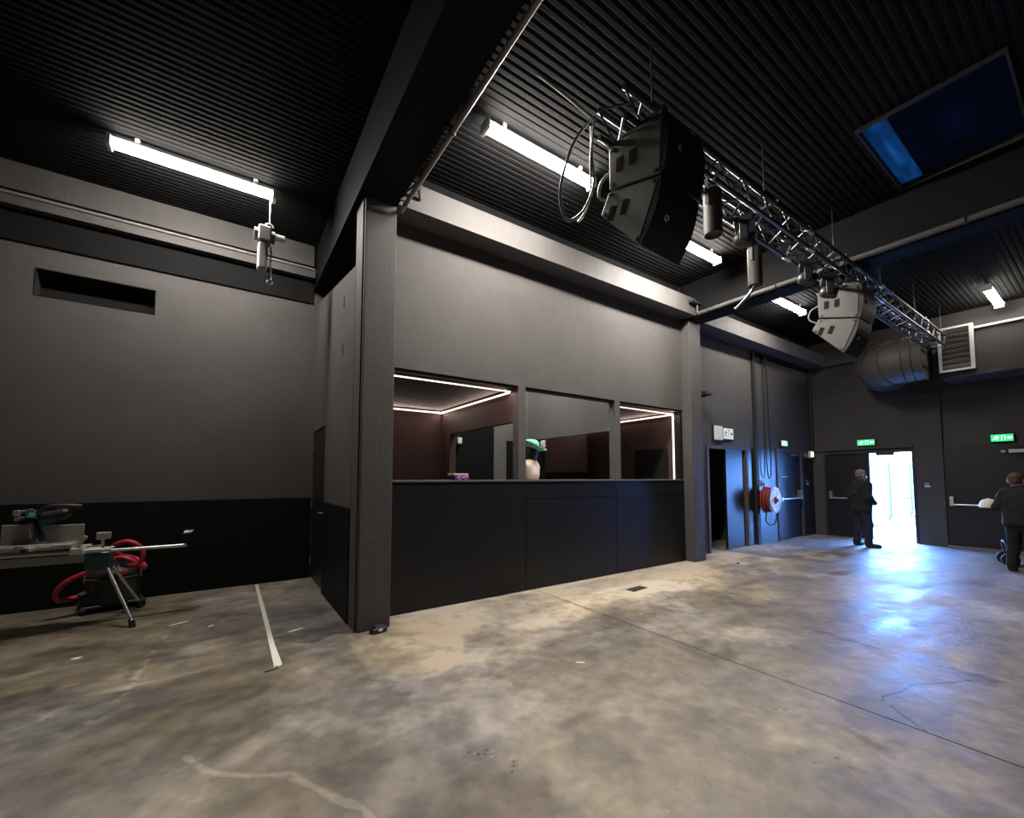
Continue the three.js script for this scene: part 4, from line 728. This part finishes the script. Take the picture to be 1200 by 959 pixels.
// ---------------------------------------------------------------- people
function hand(wrist, dir, palmN, s = 1) {                      // palm and five curled fingers as one field list
  const d = V(...dir).normalize(), n = V(...palmN).normalize(), side = d.clone().cross(n).normalize(), W = V(...wrist), at = (a, b, c) => W.clone().addScaledVector(d, a * s).addScaledVector(side, b * s).addScaledVector(n, c * s).toArray();
  const f = [capsule(at(0.0, 0, 0), at(0.07, 0, 0), 0.026 * s, 0.034 * s)];
  [[-0.03, 0.062], [-0.01, 0.075], [0.01, 0.07], [0.028, 0.055]].forEach(([o, L]) => f.push(capsule(at(0.08, o, 0), at(0.08 + L * 0.5, o, 0.012), 0.0095 * s, 0.009 * s), capsule(at(0.08 + L * 0.5, o, 0.012), at(0.08 + L * 0.75, o, 0.045), 0.009 * s, 0.008 * s)));
  f.push(capsule(at(0.03, -0.03, 0.005), at(0.065, -0.058, 0.02), 0.012 * s, 0.010 * s), capsule(at(0.065, -0.058, 0.02), at(0.092, -0.05, 0.035), 0.010 * s, 0.009 * s));
  return f;
}
function person(pos, ry, J, look, label) {
  const g = tag(group('person', pos, ry), label, 'person');
  const { head, neck, chest, belly, pelvis, sh, el, wr, hip, kn, an } = J;
  const head3 = [capsule([head[0], head[1] - 0.02, head[2] + 0.01], [head[0], head[1] + 0.035, head[2] - 0.01], 0.078, 0.092, 1.12, 1), capsule([head[0], head[1] - 0.075, head[2] + 0.045], [head[0], head[1] - 0.04, head[2] + 0.04], 0.045, 0.055), capsule([head[0], head[1] + 0.0, head[2] + 0.095], [head[0], head[1] - 0.035, head[2] + 0.112], 0.010, 0.015)];
  for (const s of [-1, 1]) head3.push(capsule([head[0] + s * 0.083, head[1] - 0.02, head[2] - 0.01], [head[0] + s * 0.088, head[1] + 0.02, head[2] - 0.015], 0.014, 0.018));
  const limbs = [capsule(neck, head, 0.058, 0.055), capsule(chest, belly, 0.145, 0.125, 0.85, 1.25), capsule(belly, pelvis, 0.125, 0.135, 0.85, 1.2), capsule(sh[0], sh[1], 0.065, 0.065), capsule(chest, neck, 0.09, 0.055)];
  for (const i of [0, 1]) limbs.push(capsule(sh[i], el[i], 0.052, 0.04), capsule(el[i], wr[i], 0.04, 0.028), capsule(hip[i], kn[i], 0.08, 0.055), capsule(kn[i], an[i], 0.053, 0.035), capsule(an[i], [an[i][0] + look.toe[i][0], 0.045, an[i][2] + look.toe[i][1]], 0.04, 0.035));
  const body = net(blend([...limbs, ...head3], 0.03), [-0.55, -0.02, -0.55], [0.55, 1.85, 0.65], 0.016);
  const hands = wr.map((w, i) => { const d = V(...w).sub(V(...el[i])); const f = blend(hand(w, d.toArray(), look.palm[i]), 0.008); return net(f, w.map((c) => c - 0.2), w.map((c) => c + 0.2), 0.007); });
  mesh('body', [body, ...hands], M.skin, g);
  for (const s of [-1, 1]) mesh('eye', new THREE.SphereGeometry(0.012, 10, 8).translate(head[0] + s * 0.032, head[1] + 0.008, head[2] + 0.082), M.black, g);
  mesh('mouth', RB(head[0] - 0.022, head[0] + 0.022, head[1] - 0.068, head[1] - 0.06, head[2] + 0.08, head[2] + 0.098, 0.003, 1), std(0.35, 0.12, 0.1, 0.6), g);
  const jf = [capsule(chest, belly, 0.185, 0.17, 0.82, 1.2), capsule(belly, [pelvis[0], look.hem, pelvis[2]], 0.17, 0.18, 0.82, 1.2), capsule(sh[0], sh[1], 0.088, 0.088), capsule(chest, neck, 0.12, 0.082)];
  for (const i of [0, 1]) jf.push(capsule(sh[i], el[i], 0.083, 0.066), capsule(el[i], wr[i], 0.066, 0.05));
  const jb = blend(jf, 0.04), wob = (x, y, z) => 0.006 * Math.sin(31 * y + 9 * x) * Math.sin(17 * x + 11 * z);
  mesh('jacket', net((x, y, z) => Math.max(jb(x, y, z) + wob(x, y, z), look.hem - 0.05 - y), [-0.6, 0.6, -0.6], [0.6, 1.7, 0.7], 0.018), look.jacket, g);
  const tf = [capsule([pelvis[0], pelvis[1] + 0.02, pelvis[2]], [pelvis[0], pelvis[1] - 0.05, pelvis[2]], 0.155, 0.15, 0.85, 1.2)];
  for (const i of [0, 1]) tf.push(capsule(hip[i], kn[i], 0.10, 0.078), capsule(kn[i], [an[i][0], 0.09, an[i][2]], 0.078, 0.068));
  const tb = blend(tf, 0.03);
  mesh('trousers', net((x, y, z) => Math.max(tb(x, y, z) + wob(x, y, z), 0.075 - y), [-0.5, 0.04, -0.5], [0.5, 1.15, 0.5], 0.018), look.trousers, g);
  for (const i of [0, 1]) mesh('boot', net((x, y, z) => Math.max(blend([capsule([an[i][0], 0.05, an[i][2]], [an[i][0] + look.toe[i][0] * 1.05, 0.035, an[i][2] + look.toe[i][1] * 1.05], 0.052, 0.045), capsule([an[i][0], 0.06, an[i][2]], [an[i][0], 0.16, an[i][2]], 0.055, 0.05)], 0.03)(x, y, z), -y), [an[i][0] - 0.3, -0.03, an[i][2] - 0.3], [an[i][0] + 0.3, 0.26, an[i][2] + 0.3], 0.012), look.boots, g);
  mesh('hair', net((x, y, z) => Math.max(blend([capsule([head[0], head[1] + 0.01, head[2] - 0.02], [head[0], head[1] + 0.045, head[2] - 0.012], 0.09, 0.10, 1.08, 1)], 0.02)(x, y, z), z - head[2] - 0.05 - (y - head[1]) * 0.8, head[1] - 0.05 - y), head.map((c) => c - 0.2), head.map((c) => c + 0.2), 0.011), look.hair, g);
  return g;
}
{
  const J = { head: [0.0, 1.545, 0.02], neck: [0, 1.41, 0.0], chest: [0, 1.24, 0], belly: [0, 1.02, 0.01], pelvis: [0, 0.87, 0], sh: [[-0.165, 1.335, 0], [0.165, 1.335, 0]], el: [[-0.25, 1.08, -0.04], [0.25, 1.08, -0.04]], wr: [[-0.14, 0.97, 0.16], [0.14, 0.97, 0.16]], hip: [[-0.09, 0.84, 0], [0.09, 0.84, 0]], kn: [[-0.12, 0.46, 0.03], [0.13, 0.46, 0.03]], an: [[-0.13, 0.07, 0.0], [0.16, 0.07, -0.02]] };
  const p = person([11.52, 0, -3.31], 0.95, J, { hem: 0.80, toe: [[-0.10, 0.13], [0.06, 0.15]], palm: [[1, 0, 0], [-1, 0, 0]], jacket: M.cloth, trousers: M.denim, boots: M.rubber, hair: std(0.14, 0.13, 0.13, 0.8) }, 'person in dark work jacket and trousers standing with back turned before the open yard door');
  const lg = std(0.05, 0.05, 0.06, 0.7);
  mesh('jacket_print', [bar([-0.10, 1.14, -0.168], [-0.05, 1.24, -0.168], 0.016, 0.012), bar([-0.05, 1.24, -0.168], [-0.01, 1.14, -0.168], 0.016, 0.012), bar([0.0, 1.14, -0.168], [0.045, 1.24, -0.168], 0.016, 0.012), bar([0.045, 1.24, -0.168], [0.10, 1.14, -0.168], 0.016, 0.012)], lg, p);
}
{
  const J = { head: [0.06, 1.44, 0.06], neck: [0.03, 1.31, 0.03], chest: [0, 1.16, 0.02], belly: [0, 0.98, 0.0], pelvis: [0, 0.85, -0.02], sh: [[-0.16, 1.25, 0.03], [0.17, 1.24, 0.03]], el: [[-0.25, 1.02, 0.02], [0.27, 1.02, 0.0]], wr: [[-0.14, 0.96, 0.20], [0.33, 0.98, 0.17]], hip: [[-0.09, 0.82, -0.02], [0.09, 0.82, -0.02]], kn: [[-0.11, 0.45, 0.03], [0.12, 0.45, 0.03]], an: [[-0.13, 0.07, 0.0], [0.14, 0.07, -0.02]] };
  const p = person([10.45, 0, -0.97], 1.35, J, { hem: 0.78, toe: [[-0.06, 0.15], [0.05, 0.15]], palm: [[1, 0, 0], [-1, 0, 0.2]], jacket: std(0.006, 0.006, 0.008, 0.9), trousers: std(0.006, 0.006, 0.008, 0.9), boots: M.rubber, hair: std(0.06, 0.035, 0.028, 0.8) }, 'person in black clothes holding a white helmet beside the dark exit door');
  const h = tag(group('safety_helmet', [10.60, 1.0, -1.34], 1.35), 'white safety helmet held by the person in black', 'helmet');
  const dome = lathe([[0.12, 0.0], [0.118, 0.05], [0.10, 0.10], [0.06, 0.135], [0.001, 0.145], [0.001, 0.138], [0.056, 0.128], [0.095, 0.096], [0.112, 0.05], [0.114, 0.0]], 32); dome.scale(0.9, 1, 1.1);
  mesh('shell', dome, M.white, h); mesh('peak', RB(-0.08, 0.08, -0.005, 0.008, 0.10, 0.18, 0.005), M.white, h);
  mesh('ridge', tube([[0, 0.03, -0.128], [0, 0.11, -0.09], [0, 0.145, 0], [0, 0.11, 0.09], [0, 0.03, 0.128]], 0.012, 24, 8), M.white, h);
  const t = tag(group('hand_trolley', [11.1, 0, -1.22], 0.3), 'small black wheeled trolley on the floor beside the person in black', 'trolley');
  for (const s of [-1, 1]) { const w = mesh('wheel', cyl([s * 0.14 - 0.025, 0.11, 0], [s * 0.14 + 0.025, 0.11, 0], 0.11, 0.11, 24), M.rubber, t); mesh('hub', cyl([s * 0.14 - 0.03, 0.11, 0], [s * 0.14 + 0.03, 0.11, 0], 0.04, 0.04, 16), M.pipe, w); }
  mesh('axle', cyl([-0.15, 0.11, 0], [0.15, 0.11, 0], 0.012), M.steel, t); mesh('frame', tube([[-0.1, 0.12, 0], [-0.1, 0.25, -0.02], [-0.1, 0.38, -0.04], [0, 0.42, -0.05], [0.1, 0.38, -0.04], [0.1, 0.25, -0.02], [0.1, 0.12, 0]], 0.013, 60, 8), M.darkMetal, t); mesh('toe_plate', RB(-0.14, 0.14, 0.0, 0.012, 0.03, 0.22, 0.003, 1), M.darkMetal, t);
}

// ---------------------------------------------------------------- the yard outside
{
  setting(wallMesh('yard_ground', B(X_END + 0.15, 34, -0.2, -0.005, -16, 8), painted(0.42, 0.41, 0.40, 0.9)), 'pale concrete ground of the yard', 'ground');
  const sheetTex = dataTex(128, 128, (u, v) => { const t = 0.80 + 0.35 * (fbm(u * 4, v * 3, 4, 81) - 0.5) + 0.15 * (fbm(u * 26, v * 2, 3, 83) - 0.5), g = clamp(255 * t); return [g, g, g]; }, false);
  const sheet = new THREE.MeshStandardMaterial({ color: lin(0.30, 0.36, 0.40), map: sheetTex, roughness: 0.7 });
  const zf = -4.62;
  const names = ['first sheeted site fence panel seen through the open yard door', 'second sheeted site fence panel seen through the open yard door', 'third sheeted site fence panel along the yard', 'fourth sheeted site fence panel along the yard', 'last sheeted site fence panel along the yard'];
  for (let k = 0; k < 5; k++) {
    const x0 = 16.4 + k * 2.5, g = tag(group('site_fence', [x0, 0, zf]), names[k], 'fence', 'site fence panels in the yard');
    const pts = [], n = 24, pos = []; for (let i = 0; i <= n; i++) pts.push([2.2 * i / n + 0.04, 0.03 * Math.sin(i * 1.3 + k) + 0.02 * Math.sin(i * 2.9)]);
    const shp = new THREE.Shape(); pts.forEach(([a, b], i) => shp[i ? 'lineTo' : 'moveTo'](a, b)); [...pts].reverse().forEach(([a, b]) => shp.lineTo(a, b - 0.008));
    mesh('sheet', new THREE.ExtrudeGeometry(shp, { depth: 1.68, bevelEnabled: false }).rotateX(-Math.PI / 2).translate(0, 0.32, 0), sheet, g);
    for (const x of [0, 2.28]) mesh('post', cyl([x, 0.05, 0], [x, 2.06, 0], 0.03), M.darkMetal, g);
    mesh('rail', cyl([0, 2.02, 0], [2.28, 2.02, 0], 0.022), M.steel, g); mesh('rail', cyl([0, 0.26, 0], [2.28, 0.26, 0], 0.022), M.steel, g);
    mesh('foot_block', RB(-0.12, 0.12, 0, 0.13, -0.32, 0.32, 0.03), std(0.2, 0.2, 0.2, 0.8), g);
  }
}

scene.traverse((o) => { if (o.isLight && !o.isRectAreaLight) o.castShadow = true; });
renderer.render(scene, camera);
